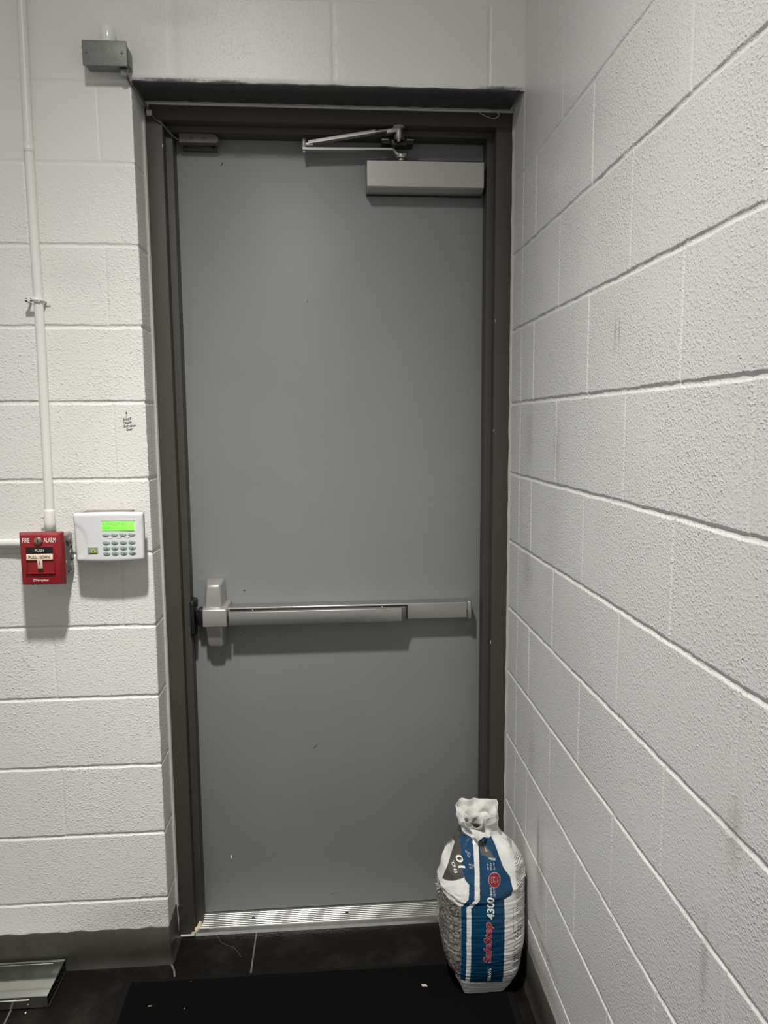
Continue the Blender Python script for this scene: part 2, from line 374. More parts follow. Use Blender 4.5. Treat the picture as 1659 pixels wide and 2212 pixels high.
zsL = ticks(0, TOP, list(ZL.values()), .010, .0012, .012)
def fA(U, Z):
    D = joint_depth(U, Z, ZL, vj_left, 11)
    e = np.clip(1-(XL-U)/.004, 0, 1)*(Z < 2.437)
    chip = .0012*(1+wob(Z, [40, 97, 151, 211], 1.6, 5))
    return U-e*(D+chip*.6), D+e*.0015, Z
A = grid_mesh(usL, zsL, fA)
usB = ticks(XL, XR+.004, [.028, .438], .006, .0015, .012)
zsB = ticks(2.440, TOP, [ZL[13], ZL[14]], .010, .0012, .008)
def fB(U, Z):
    D = joint_depth(U, Z, {k: ZL[k] for k in (12, 13, 14)}, lambda k: vj_left(k) if k >= 12 else [], 11, vw=.005, vd=.0016)
    e = np.clip(1-(Z-2.440)/.006, 0, 1)
    return U, D+e*.003, Z+e*.0015*(1+wob(U, [7, 23, 61, 97], 1.2, 8))
B = grid_mesh(usB, zsB, fB)
def fC(U, Z):                                          # reveal at the left of the door opening (U = depth)
    D = joint_depth(U, Z, ZL, lambda k: [], 11)
    e = np.clip(1-U/.004, 0, 1); chip = .0012*(1+wob(Z, [40, 97, 151, 211], 1.6, 5))
    D0 = joint_depth(np.full_like(U, XL), Z, ZL, lambda k: [], 11)
    return XL-D*(1-e)-e*(D0+chip*.6), U+e*(D0+.0015), Z
C_ = grid_mesh(np.array([0, .0015, .003, .0045, .008, .015, .03, .05, .07, .09, .11, .13]), ticks(0, 2.445, list(ZL.values()), .010, .0012, .012), fC)
def slab(x0, x1, y0, y1, z0, z1):
    P = np.array([(x0, y0, z0), (x1, y0, z0), (x1, y1, z0), (x0, y1, z0), (x0, y0, z1), (x1, y0, z1), (x1, y1, z1), (x0, y1, z1)], float)
    return P, np.array([(0, 3, 2, 1), (4, 5, 6, 7), (0, 1, 5, 4), (1, 2, 6, 5), (2, 3, 7, 6), (3, 0, 4, 7)])
me = np_mesh('wall_back', [A, B, C_, slab(-2.2, XL-.02, .012, .20, 0, TOP), slab(XL-.02, XR+.02, .012, .20, 2.452, TOP)])
wall_back = tag(link('wall_back', me, M_wall), kind='structure')

OFF = -.1307
def vj_right(k):
    base = OFF if k % 2 == 0 else OFF-.2032
    return [base-.4064*n for n in range(8)]
usR = ticks(-3.2, .13, [c for k in (1, 2) for c in vj_right(k)]+[-.006], .007, .0014, .012)
zsR = ticks(0, TOP, list(ZR.values()), .011, .0012, .012)
def fR(U, Z):
    D = joint_depth(U, Z, ZR, vj_right, 71, hw=.0058, hd=.0030, vw=.0042, vd=.0017)
    D = np.maximum(D, groove(U+.006, .004, .0015)*(Z < 2.436))
    return XR+D, U, Z
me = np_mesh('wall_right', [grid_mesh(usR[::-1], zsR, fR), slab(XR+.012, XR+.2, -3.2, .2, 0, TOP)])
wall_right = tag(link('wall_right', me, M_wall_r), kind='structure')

# floor with grout lines laid in it
fl = MB(); fl.box(-2.2, XR+.2, -3.2, .26, -.05, 0)
fl.mi = 1
def strip(mb, p, q, wd, z=.0004):
    p, q = Vector(p), Vector(q); t = (q-p).normalized(); n_ = Vector((-t.y, t.x))*wd/2
    mb.raw([(p.x+n_.x, p.y+n_.y, z), (p.x-n_.x, p.y-n_.y, z), (q.x-n_.x, q.y-n_.y, z), (q.x+n_.x, q.y+n_.y, z)], [(0, 1, 2, 3)])
strip(fl, (-.247, .11), (-.247, -.25), .0042)
strip(fl, (-.486, -.005), (-.470, -.035), .005); strip(fl, (-.470, -.035), (-.463, -.062), .005)
strip(fl, (-.886, -.012), (-.872, -.33), .005)
strip(fl, (-.247, -.35), (-2.2, -.35), .006); strip(fl, (-.86, -.35), (-.86, -3.2), .006); strip(fl, (-.247, -.25), (-.247, -3.2), .006)
# hairline crack in the tile in front of the threshold
ck = [(-.372, .108), (-.350, .070), (-.330, .055), (-.308, .045), (-.290, .015), (-.283, .003)]
for a, b in zip(ck[:-1], ck[1:]): strip(fl, a, b, .0009)
floor = tag(fl.build('floor', [M_floor, M_grout]), kind='structure')
cl = MB(); cl.box(-2.2, XR+.2, -3.2, .2, TOP, TOP+.05)
tag(cl.build('ceiling', M_ceil), kind='structure')

# cove base (4.5 in) along the back wall, round the reveal, and along the right wall
def cove(path, h, seed, close=False):
    """path: list of (point, outward normal) ; profile thin at the top, toe at the floor"""
    prof = [(.0, h), (.0035, h-.0015), (.0045, .035), (.0055, .02), (.009, .008), (.013, .0), ]
    V = []; F = []; n = len(prof)
    for i, (p, nn) in enumerate(path):
        for d, z in prof:
            zz = z+(.0016*math.sin(i*1.9+seed)+.001*math.sin(i*5.1)) if z > h-.01 else z
            V.append((p[0]+nn[0]*d, p[1]+nn[1]*d, zz))
    for i in range(len(path)-1):
        for k in range(n-1): F.append((i*n+k, i*n+k+1, (i+1)*n+k+1, (i+1)*n+k))
    return V, F
pth = [((-2.2+(.02*i), 0), (0, -1)) for i in range(int((2.2+XL-.006)/.02)+1)]
pth += [((XL-.003, 0), (.15, -1)), ((XL, .0), (.75, -.8)), ((XL, .004), (1, -.2))]+[((XL, .012+.012*i), (1, 0)) for i in range(9)]
b = MB(); b.raw(*cove(pth, .113, 1), sm=True)
tag(b.build('baseboard_back', M_base), kind='structure')
pth = [((XR, .11-.02*i), (-1, 0)) for i in range(166)]
b = MB(); b.raw(*cove(pth, .108, 2), sm=True)
tag(b.build('baseboard_right', M_base), kind='structure')

# lintel steel and the caulk around the frame
FX0, FX1, IX0, IX1 = -.484, .532, -.437, .484      # frame outer / inner
FY, SY, DY, FT, IT, ST = .11, .148, .200, 2.432, 2.389, 2.373
b = MB()
xs = np.linspace(XL+.004, XR-.012, 60)
V = []; F = []
prof = [(.0035, 2.4445), (.0005, 2.441), (.0035, 2.4375), (.03, 2.4365), (.110, 2.4365), (.110, 2.4475)]
for i, x in enumerate(xs):
    for y, z in prof: V.append((x, y+.0007*math.sin(i*.8), z+.0006*math.sin(i*1.7+y*30)))
n = len(prof)
for i in range(len(xs)-1):
    for k in range(n): F.append((i*n+k, (i+1)*n+k, (i+1)*n+(k+1) % n, i*n+(k+1) % n))
F.append(tuple(range(n))); F.append(tuple(range((len(xs)-1)*n, len(xs)*n))[::-1])
b.raw(V, F, sm=True)
tag(b.build('trim_1', M_lintel), kind='structure')
b = MB()
def bead(pts, r):
    pts2 = []
    for i, p in enumerate(pts): pts2.append((p[0]+.0007*math.sin(i*2.1), p[1]+.0007*math.sin(i*1.3+1), p[2]+.0007*math.sin(i*1.7)))
    b.tube(pts2, [r*(1+.2*math.sin(i*2.7)*math.sin(i*.9)) for i in range(len(pts))], 8)
b.box(XL-.001, XR, .1085, .125, 2.4275, 2.4375, .001)
bead([(XL+(XR-XL)*i/60, .1095, 2.4315) for i in range(61)], .0035)
b.hull([(XL-.008, .088, .10), (XL-.008, .12, .10), (FX0+.003, .1085, .10), (XL-.008, .088, 2.435), (XL-.008, .12, 2.435), (FX0+.003, .1085, 2.435)])
bead([(XL+.0025, .1035, .02+.04*i) for i in range(61)], .0042)
b.box(XR-.0025, XR+.010, .101, .13, .02, 2.43, .0008)
bead([(XR-.0015, .108, .02+.04*i) for i in range(61)], .0035)
b.box(XL+.004, XL+.052, .103, .109, .0, .006, .002)
tag(b.build('trim_2', M_caulk), kind='structure')

# ------------------------------------------------------------------ the door: frame and leaf
door = tag(empty('door_1', (0, DY, 0)), kind='structure')
def frame_profile(mb, run):
    """run(p) maps (across, y) -> 3D extrusion ends"""
b = MB((0, DY, 0))
b.box(FX0, IX0, FY, .16, 0, IT+.0003, .0006)                 # left face and jamb
b.box(IX0-.02, IX0+.019, SY, DY+.06, 0, ST+.0003, .0006)         # left stop
b.box(IX1, FX1, FY, .16, 0, IT+.0003, .0006)
b.box(IX1-.019, IX1+.02, SY, DY+.06, 0, ST+.0003, .0006)
b.box(FX0, FX1, FY, .16, IT, FT, .0006)
b.box(IX0-.02, IX1+.02, SY, DY+.06, ST, FT-.01, .0006)
b.mi = 1
for cx_, cz_, h_ in ((.4845, 1.545, .0035), (.4815, .905, .006), (.4860, 1.86, .004), (-.4385, 2.322, .005)):
    b.raw([(cx_-.0012, FY-.0004, cz_-h_), (cx_+.0010, FY-.0004, cz_-h_*.6), (cx_+.0012, FY-.0004, cz_+h_*.7), (cx_-.0006, FY-.0004, cz_+h_)], [(0, 1, 2, 3)])
b.build('door_frame', [M_frame, M_caulk], door)
LX0, LX1, LZ0, LZ1 = IX0+.004, IX1-.004, .012, 2.386
b = MB((0, DY, 0)); b.box(LX0, LX1, DY, DY+.045, LZ0, LZ1, .0015)
b.mi = 1
def scratch(p, q, wd):
    p = Vector(p); q = Vector(q); t = (q-p).normalized(); nrm = Vector((-t.y, t.x))*wd/2
    y = DY-.0003; b.raw([(p.x-nrm.x, y, p.y-nrm.y), (p.x+nrm.x, y, p.y+nrm.y), (q.x+nrm.x*.3, y, q.y+nrm.y*.3), (q.x-nrm.x*.3, y, q.y-nrm.y*.3)], [(0, 1, 2, 3)])
scratch((-.063, .548), (-.052, .562), .002); scratch((-.056, .552), (-.046, .565), .0015); scratch((-.267, 1.062), (-.261, 1.063), .004)
scratch((-.268, .931), (-.264, .932), .003); scratch((-.339, .862), (-.330, .871), .0015); scratch((-.056, 1.922), (-.053, 1.932), .002)
scratch((-.015, .05), (.005, .055), .0012); scratch((-.29, 2.31), (-.295, 2.30), .004)
b.mi = 2
b.raw([(-.333, DY-.0004, .193), (-.328, DY-.0004, .193), (-.3285, DY-.0004, .203), (-.3325, DY-.0004, .203)], [(0, 1, 2, 3)])
b.build('door_leaf', [M_door, M_ink, M_white], door)

# ribbed aluminium threshold, with the blob of cream sealant at its left end
b = MB()
x0, x1 = IX0+.003, IX1-.003
V = []; prof = [(.1050, .0), (.1088, .0076), (.1225, .0100)]
y = .124
for i in range(8):
    prof += [(y, .0098), (y+.0014, .0119), (y+.0019, .01235), (y+.0054, .0125), (y+.0066, .0098)]; y += .0088
prof += [(.20, .0105), (.245, .0105), (.245, 0)]
n = len(prof)
for x in (x0, x1): V += [(x, yy, zz) for yy, zz in prof]
F = [(k, (k+1) % n, n+(k+1) % n, n+k) for k in range(n)]+[tuple(range(n))[::-1], tuple(range(n, 2*n))]
b.raw(V, F)
b.mi = 1
for sx, sy in ((-.262, .158), (.035, .158), (.33, .158)):
    b.cyl((sx, sy, .0115), (sx, sy, .0136), .0048, n=16)
b.mi = 0
for sx, sy in ((-.262, .158),): b.cyl((sx, sy, .0130), (sx, sy, .0140), .0022, n=12)
b.mi = 2
b.tube([(x0+.010, .197, .013), (x0+.010, .17, .014), (x0+.008, .145, .014), (x0+.007, .130, .012), (x0-.001, .120, .010), (x0-.010, .108, .005)], [.005, .0055, .0060, .0065, .0070, .005], 8)
tag(b.build('trim_3', [M_alu2, M_darkm, M_putty]), kind='structure')

# ------------------------------------------------------------------ panic bar
pb = tag(empty('panic_bar', (0, DY, 1.0)), 'long silver panic exit bar across the middle of the grey door', 'panic bar')
O = (0, DY, 1.0)
b = MB(O)   # rail
b.box(-.31, .417, .150, DY-.001, .972, 1.022, .003)
b.build('rail', M_alu, pb)
b = MB(O)
b.hull([(-.3045, .125, .9735), (-.3045, .125, 1.0135), (-.3045, .1485, .9735), (-.3045, .1485, 1.0135), (.2110, .125, .9735), (.2110, .125, 1.0135), (.228, .147, .9735), (.228, .147, 1.0135), (.228, .1485, .9735), (.228, .1485, 1.0135)], .0012)
pp = b.build('push_pad', M_alu, pb)
b = MB(O); b.box(-.303, .228, .1465, .1497, 1.0130, 1.0175); b.box(.2285, .2315, .1465, .1497, .974, 1.0175); b.build('gap_shade_strips', M_black, pb)  # added black strips stand in for shade in the gap round the pad
b = MB(O); b.box(.417, .430, .147, DY-.001, .969, 1.0255, .003); b.build('end_cap', M_alu, pb)
b = MB(O); b.cyl((.416, .1485, .995), (.416, .1505, .995), .0018, n=10); b.build('cap_screw', M_darkm, pb)
for x in (-.235, .155):
    b = MB(O); b.sph((x, .145, 1.0150), .0022); b.build('rail_rivet', M_alu2, pb)
# latch case: square middle, tapering lobes above and below
b = MB(O)
b.hull([(-.3795, .117, .972), (-.3795, .117, 1.025), (-.3095, .117, .972), (-.3095, .117, 1.025), (-.386, .199, .966), (-.386, .199, 1.036), (-.303, .199, .966), (-.303, .199, 1.036)], .004, 3)
b.hull([(-.376, .136, 1.02), (-.325, .136, 1.02), (-.371, .141, 1.094), (-.328, .141, 1.094), (-.386, .199, 1.02), (-.316, .199, 1.02), (-.377, .199, 1.106), (-.320, .199, 1.106)], .008, 4)
b.hull([(-.376, .134, .98), (-.325, .134, .98), (-.371, .150, .902), (-.328, .150, .902), (-.386, .199, .98), (-.316, .199, .98), (-.377, .199, .894), (-.320, .199, .894)], .008, 4)
b.build('latch_case', M_sprayed, pb)
b = MB(O)
b.box(-.398, -.382, .145, .185, .972, 1.020, .002); b.box(-.404, -.392, .150, .190, .985, 1.008, .001)
b.build('latch_bolt', M_black, pb)
st = tag(empty('door_strike', (-.41, .15, 1.0)), 'black latch strike on the door frame beside the panic bar', 'door strike')
b = MB((-.41, .15, 1.0)); b.box(-.4195, -.407, .140, .199, .938, 1.046, .002); b.box(-.4195, -.398, .150, .160, 1.028, 1.050, .0015); b.build('strike_body', M_black, st)
for z in (1.036, .950):
    b = MB((-.41, .15, 1.0)); b.cyl((-.4125, .137, z), (-.4125, .141, z), .0025, n=12); b.build('strike_screw', M_darkm, st)

# ------------------------------------------------------------------ door closer
O = (.29, DY, 2.26)
dc = tag(empty('door_closer', O), 'silver door closer with folded arm at the top of the grey door', 'door closer')
b = MB(O)
prof = [(.1995, 2.305), (.1995, 2.2275), (.165, 2.2265), (.144, 2.2320), (.1395, 2.2355), (.1395, 2.304), (.142, 2.306)]
V = [(x, y, z) for x in (.1205, .4545) for y, z in prof]; n = len(prof)
F = [(k, (k+1) % n, n+(k+1) % n, n+k) for k in range(n)]+[tuple(range(n))[::-1], tuple(range(n, 2*n))]
b.raw(V, F); b.build('closer_cover', M_sprayed, dc)
b = MB(O); b.box(.119, .456, .188, .1998, 2.2245, 2.309, .001); b.box(.1225, .4525, .144, .19, 2.3045, 2.3085); b.build('back_plate', M_darkm, dc)
b = MB(O)
b.cyl((.2200, .166, 2.306), (.2200, .166, 2.3180), .011, bev=.001); b.cyl((.2200, .166, 2.3180), (.2200, .166, 2.3290), .0150, bev=.0015)
b.build('pinion', M_sprayed, dc)
b = MB(O)
b.bar([(-.060, .158, 2.3365), (.02, .160, 2.3380), (.10, .162, 2.3400), (.188, .165, 2.3420), (.196, .165, 2.3415), (.200, .166, 2.338), (.206, .166, 2.3305), (.211, .166, 2.3280), (.232, .166, 2.3278)], .019, .0058)
b.build('main_arm', M_sprayed, dc)
b = MB(O)
b.bar([(-.043, .158, 2.3540), (.143, .131, 2.3770)], .018, .0085)
b.build('forearm', M_sprayed, dc)
b = MB(O)
b.bar([(.140, .131, 2.3765), (.180, .124, 2.3800)], .010, .0050); b.build('forearm_rod', M_sprayed, dc)
b = MB(O)
b.hull([(.174, .117, 2.3700), (.174, .129, 2.3700), (.174, .117, 2.3815), (.174, .129, 2.3815), (.205, .114, 2.3740), (.205, .126, 2.3740), (.205, .114, 2.3865), (.205, .126, 2.3865)], .001); b.build('rod_knuckle', M_sprayed, dc)
b = MB(O)
b.cyl((-.056, .158, 2.3395), (-.056, .158, 2.3620), .0068, bev=.001); b.sph((-.056, .158, 2.3632), .0045); b.box(-.052, -.030, .152, .164, 2.3455, 2.3540, .001); b.cyl((-.056, .158, 2.328), (-.056, .158, 2.334), .0052, bev=.001)
b.build('elbow_joint', M_sprayed, dc)
b = MB(O)
b.cyl((.2085, .120, 2.3855), (.2085, .120, 2.3890), .0165, bev=.0012); b.cyl((.2085, .120, 2.358), (.2085, .120, 2.386), .0080, bev=.001); b.cyl((.2085, .120, 2.3550), (.2085, .120, 2.359), .0066, bev=.001); b.sph((.2085, .120, 2.3530), .0048)
b.build('bracket_post', M_sprayed, dc)
b = MB(O)
b.box(.196, .226, .124, .1475, 2.356, 2.3888, .001); b.box(.165, .253, .1475, .190, 2.3530, 2.3725, .001); b.box(.190, .232, .135, .15, 2.345, 2.360, .001)
b.build('frame_bracket', M_darkm, dc)
for x in (.163, .233):
    b = MB(O); b.box(x, x+.0200, .140, .152, 2.3610, 2.3635, .0006); b.build('bracket_flange', M_sprayed, dc)
b = MB(O); b.sph((.017, .165, 2.3670), .0050, (1, 1, .8)); b.cyl((.017, .165, 2.366), (.017, .165, 2.373), .0038, n=12)
b.build('soffit_bolt', M_sprayed, dc)
b = MB(O); b.sph((.2200, .166, 2.3305), .0042); b.build('pinion_screw', M_alu2, dc)

# ------------------------------------------------------------------ door contact sensor, its cable and the box above
O = (-.345, .13, 2.36)
sn = tag(empty('door_contact_sensor', O), 'brown two-piece magnetic door contact at the top corner of the grey door', 'door sensor')
b = MB(O)
pts = [(-.402, 2.3495), (-.304, 2.3495), (-.2955, 2.3525), (-.2935, 2.3595), (-.297, 2.3665), (-.308, 2.3725), (-.402, 2.3725)]
b.prism(pts, .157, .184); b.build('sensor_body', mat('brown_sensor_plastic', (.135, .118, .10), .45), sn)
for x in (-.372, -.366, -.338, -.330):
    b = MB(O); b.box(x, x+.0022, .1562, .1572, 2.3565, 2.363); b.build('screw_slot', M_ink, sn)
b = MB(O); b.box(-.397, -.303, .188, .1998, 2.337, 2.3580, .002)
b.build('sensor_magnet', mat('dark_brown_plastic', (.06, .05, .04), .5), sn)
for x, r in ((-.389, .0028), (-.312, .0040)):
    b = MB(O); b.cyl((x, .1865, 2.3475), (x, .1885, 2.3475), r, n=14); b.build('magnet_screw', M_black, sn)

def smooth_path(pts, k=8):
    pts = [Vector(p) for p in pts]; out = []
    for i in range(len(pts)-1):
        p0 = pts[max(i-1, 0)]; p1 = pts[i]; p2 = pts[i+1]; p3 = pts[min(i+2, len(pts)-1)]
        for j in range(k):
            t = j/k; out.append(.5*((2*p1)+(-p0+p2)*t+(2*p0-5*p1+4*p2-p3)*t*t+(-p0+3*p1-3*p2+p3)*t**3))
    out.append(pts[-1]); return out
b = MB()
cp_ = [(-.497, -.022, 2.447), (-.493, -.012, 2.440), (-.488, -.006, 2.430), (-.479, .02, 2.424), (-.474, .06, 2.416), (-.470, .092, 2.411), (-.466, .104, 2.405), (-.455, .1055, 2.390), (-.441, .108, 2.381), (-.430, .125, 2.372), (-.418, .143, 2.362), (-.408, .158, 2.3575), (-.399, .168, 2.3575)]
b.tube(smooth_path(cp_), .0031, 10)
tag(b.build('sensor_cable', M_cable), 'thin grey cable from the metal box down to the door contact', 'cable')
b = MB(); b.box(-.476, -.462, .098, .1085, 2.3965, 2.412, .003); b.box(-.4735, -.4685, .095, .099, 2.394, 2.423, .001)
tag(b.build('cable_clip', M_caulk), 'small pale clip holding the grey cable at the frame corner', 'cable clip')

O = (-.535, -.025, 2.48)
jb = tag(empty('junction_box', O), 'small dull grey metal electrical box on the wall above the door corner', 'junction box')
b = MB(O); b.box(-.590, -.4855, -.047, -.002, 2.457, 2.508, .003); b.cyl((-.594, -.02, 2.485), (-.588, -.02, 2.485), .012, n=20); b.box(-.4855, -.4825, -.035, -.002, 2.460, 2.500, .001)
b.box(-.596, -.588, -.040, -.034, 2.498, 2.503, .001)
b.build('box_body', M_galvpaint, jb)
b = MB(O); b.box(-.5915, -.483, -.0505, -.0475, 2.4515, 2.5105, .002, 3); b.build('cover_plate', M_galvpaint, jb)
for x in (-.581, -.495):
    b = MB(O); b.cyl((x, -.0525, 2.483), (x, -.050, 2.483), .0032, n=14); b.box(x-.0025, x+.0025, -.0528, -.0522, 2.4825, 2.4835); b.build('cover_screw', M_galv, jb)
b = MB(O); b.cyl((-.500, -.026, 2.4545), (-.498, -.022, 2.440), .0105, n=20, bev=.001); b.cyl((-.498, -.024, 2.446), (-.497, -.022, 2.436), .0065, n=14); b.cyl((-.492, -.033, 2.4485), (-.486, -.036, 2.4485), .003, n=10)
b.build('cable_connector', M_galv, jb)
b = MB(); b.cyl((-.535, -.022, 2.5085), (-.535, -.022, 2.553), .0185, n=32, bev=.0015)
tag(b.build('conduit_stub', mat('glossy_white_plastic', (.82, .82, .80), .2)), 'short glossy white conduit end sticking up behind the grey electrical box', 'conduit')

# ------------------------------------------------------------------ conduits
O = (-.745, -.02, 1.29)
cd = tag(empty('electrical_conduit', O), 'tall white painted conduit running down the wall into the fire alarm', 'conduit')
b = MB(O)
pp_ = [(-.741, -.0165, 3.24), (-.742, -.0165, 2.61), (-.745, -.0165, 2.30), (-.745, -.0165, 2.06), (-.744, -.0165, 1.84), (-.746, -.017, 1.60), (-.746, -.022, 1.40), (-.7465, -.0245, 1.293)]
b.tube(smooth_path(pp_, 6), .0118, 20); b.build('pipe', M_pipe, cd)
b = MB(O); b.tube([(-.7465, -.0235, 1.345), (-.7465, -.024, 1.340), (-.7465, -.0245, 1.3105), (-.7465, -.0245, 1.290)], [.0128, .0140, .0143, .0143], 20); b.cyl((-.762, -.024, 1.325), (-.7695, -.025, 1.325), .003, n=10); b.build('coupling', M_pipe, cd)
b = MB(O); b.tube([(-.7455, -.0165, 2.255), (-.7455, -.0165, 2.2555), (-.7455, -.0165, 2.2775)], [.0122, .0126, .0126], 20); b.build('joint_sleeve', M_pipe, cd)
b = MB(O)   # pipe strap / clip with punched holes
b.box(-.772, -.757, -.034, -.0305, 1.884, 1.896, .0006); b.tube([(-.757, -.0315, 1.890), (-.750, -.0325, 1.890), (-.740, -.0315, 1.890), (-.732, -.025, 1.889), (-.7305, -.012, 1.888), (-.7305, -.002, 1.887)], [.0035, .0045, .0045, .004, .0035, .003], 8)
b.box(-.757, -.735, -.0335, -.0305, 1.884, 1.8955, .0006); b.box(-.7725, -.766, -.034, -.001, 1.884, 1.887, .0006)
b.box(-.7335, -.7195, -.004, -.001, 1.878, 1.892, .001)
b.build('pipe_strap', M_pipe, cd)
b = MB(O)
for x in (-.768, -.756):
    for z in (1.8862, 1.8925):
        b = MB(O); b.box(x-.0022, x+.0022, -.0346, -.0338, z-.0011, z+.0011); b.build('strap_hole', M_ink, cd)
b = MB()
b.tube(smooth_path([(-2.1, -.0145, 1.262), (-1.2, -.0145, 1.258), (-.88, -.0145, 1.2555), (-.80, -.022, 1.2555), (-.79, -.025, 1.2555)], 4), .0118, 20)
tag(b.build('horizontal_conduit', M_pipe), 'white horizontal conduit meeting the side of the red fire alarm station', 'conduit')

# ------------------------------------------------------------------ fire alarm on its box
O = (-.745, -.03, 1.22)
eb = tag(empty('electrical_box', O), 'galvanised square electrical box behind the red fire alarm station', 'electrical box')
b = MB(O); b.box(-.790, -.6975, -.072, -.001, 1.172, 1.281, .004, 3); b.build('box_body', M_galv, eb)
for y, z, r in ((-.017, 1.262, .011), (-.017, 1.225, .014), (-.017, 1.190, .013), (-.052, 1.205, .009)):
    b = MB(O); b.cyl((-.6978, y, z), (-.6962, y, z), r, n=24, bev=.0006); b.build('knockout', M_galv, eb)
b = MB(O); b.hull([(-.6972, -.052, 1.266), (-.6962, -.052, 1.266), (-.6972, -.052, 1.258), (-.6962, -.052, 1.258), (-.6972, -.036, 1.250), (-.6962, -.036, 1.250), (-.6972, -.036, 1.258), (-.6962, -.036, 1.258)]); b.cyl((-.6972, -.016, 1.243), (-.6958, -.016, 1.243), .0035, n=12); b.cyl((-.6972, -.045, 1.181), (-.6958, -.045, 1.181), .0035, n=12)
b.box(-.6972, -.6958, -.020, -.008, 1.206, 1.211); b.build('box_slot', M_black, eb)

O = (-.75, -.07, 1.22)
fa = tag(empty('fire_alarm_station', (O[0]+.0062, O[1]-.016, O[2]+.0028)), 'red fire alarm pull station with a cream T handle on the block wall', 'fire alarm')
YF = -.092
b = MB(O)
bx0, bx1, bz0, bz1 = -.8115, -.7005, 1.150, 1.290
fx0, fx1, fz0, fz1 = -.7985, -.7035, 1.1585, 1.2865
b.hull([(x, -.0565, z) for x in (bx0, bx1) for z in (bz0, bz1)]+[(x, -.063, z) for x in (bx0, bx1) for z in (bz0, bz1)]+[(x, YF, z) for x in (fx0, fx1) for z in (fz0, fz1)], .0016)
b.build('alarm_body', M_red, fa)
b = MB(O)     # raised window frame: four strips, lower lip deeper
b.box(-.7875, -.785, YF-.0030, YF+.001, 1.186, 1.2565, .0006); b.box(-.7175, -.715, YF-.0030, YF+.001, 1.186, 1.2565, .0006); b.box(-.7875, -.715, YF-.0030, YF+.001, 1.2545, 1.257, .0006)
b.hull([(-.7875, YF-.006, 1.187), (-.715, YF-.006, 1.187), (-.7875, YF+.001, 1.1895), (-.715, YF+.001, 1.1895), (-.7875, YF+.001, 1.1825), (-.715, YF+.001, 1.1825), (-.7875, YF-.005, 1.1855), (-.715, YF-.005, 1.1855)])
b.build('window_rim', M_red, fa)
b = MB(O); b.box(-.785, -.7175, YF-.0022, YF, 1.2385, 1.2545, .0004); b.build('push_bar', M_blk, fa)
b = MB(O); b.hull([(-.784, YF-.005, 1.2225), (-.7185, YF-.005, 1.2225), (-.784, YF-.0035, 1.2375), (-.7185, YF-.0035, 1.2375), (-.784, YF, 1.2225), (-.7185, YF, 1.2225), (-.784, YF, 1.2375), (-.7185, YF, 1.2375)], .0004)
b.hull([(-.7575, YF-.005, 1.2235), (-.7455, YF-.005, 1.2235), (-.7575, YF-.0025, 1.199), (-.7455, YF-.0025, 1.199), (-.7575, YF, 1.2235), (-.7455, YF, 1.2235), (-.7575, YF, 1.199), (-.7455, YF, 1.199)], .0004)
b.build('pull_handle', M_cream, fa)
b = MB(O); b.box(-.7575, -.7455, YF-.0012, YF, 1.190, 1.1985); b.build('handle_slot', M_blk, fa)
b = MB(O); b.cyl((-.7525, YF+.001, 1.2715), (-.7525, YF-.007, 1.2715), .0098, n=28, bev=.001); b.cyl((-.7525, YF-.006, 1.2715), (-.7525, YF-.0085, 1.2715), .0070, n=24, bev=.0006); lk = b.build('key_lock', M_brass, fa)
b = MB((-.75, -.07, 1.22)); b.box(-.7535, -.7515, YF-.0092, YF-.0082, 1.267, 1.2765); b.hull([(-.7545, YF-.0092, 1.2705), (-.7505, YF-.0092, 1.2705), (-.7545, YF-.0082, 1.2705), (-.7505, YF-.0082, 1.2705), (-.7515, YF-.0092, 1.276), (-.7515, YF-.0082, 1.276)]); b.build('keyhole', M_ink, lk).matrix_parent_inverse = Matrix()
b = MB(O)
wall_text(b, 'FIRE', -.7935, 1.2665, .0125, YF-.0006, .0185, .012)
wall_text(b, 'ALARM', -.7400, 1.2665, .0125, YF-.0006, .0300, .012)
wall_text(b, 'Simplex', -.7650, 1.1640, .0078, YF-.0006, .0320, .012)
b.raw([(-.7690+.0030*(1-.38*(k % 2))*math.cos(math.pi*(k//2)/9)*(.0+1), YF-.0006, 1.1690+.0034*(1-.38*(k % 2))*math.sin(math.pi*(k//2)/9)) for k in range(38)], [(2*i, 2*i+1, 2*i+3, 2*i+2) for i in range(18)])
b.box(-.7706, -.7672, YF-.0008, YF-.0004, 1.1708, 1.1718)
b.build('white_lettering', M_white, fa)
b = MB(O); wall_text(b, 'PUSH', -.7625, 1.2425, .0078, YF-.0026, .0225, .004); b.build('push_lettering', M_white, fa)
b = MB(O); 
wall_text(b, 'PULL', -.7780, 1.2260, .0078, YF-.0055, .0215, .004); wall_text(b, 'DOWN', -.7500, 1.2260, .0078, YF-.0055, .0240, .004)
b.box(-.7519, -.7511, YF-.0052, YF-.0046, 1.2130, 1.2200); b.raw([(-.7537, YF-.0050, 1.2140), (-.7493, YF-.0050, 1.2140), (-.7515, YF-.0050, 1.2100)], [(0, 1, 2)])
b.build('pull_lettering', M_ink, fa)

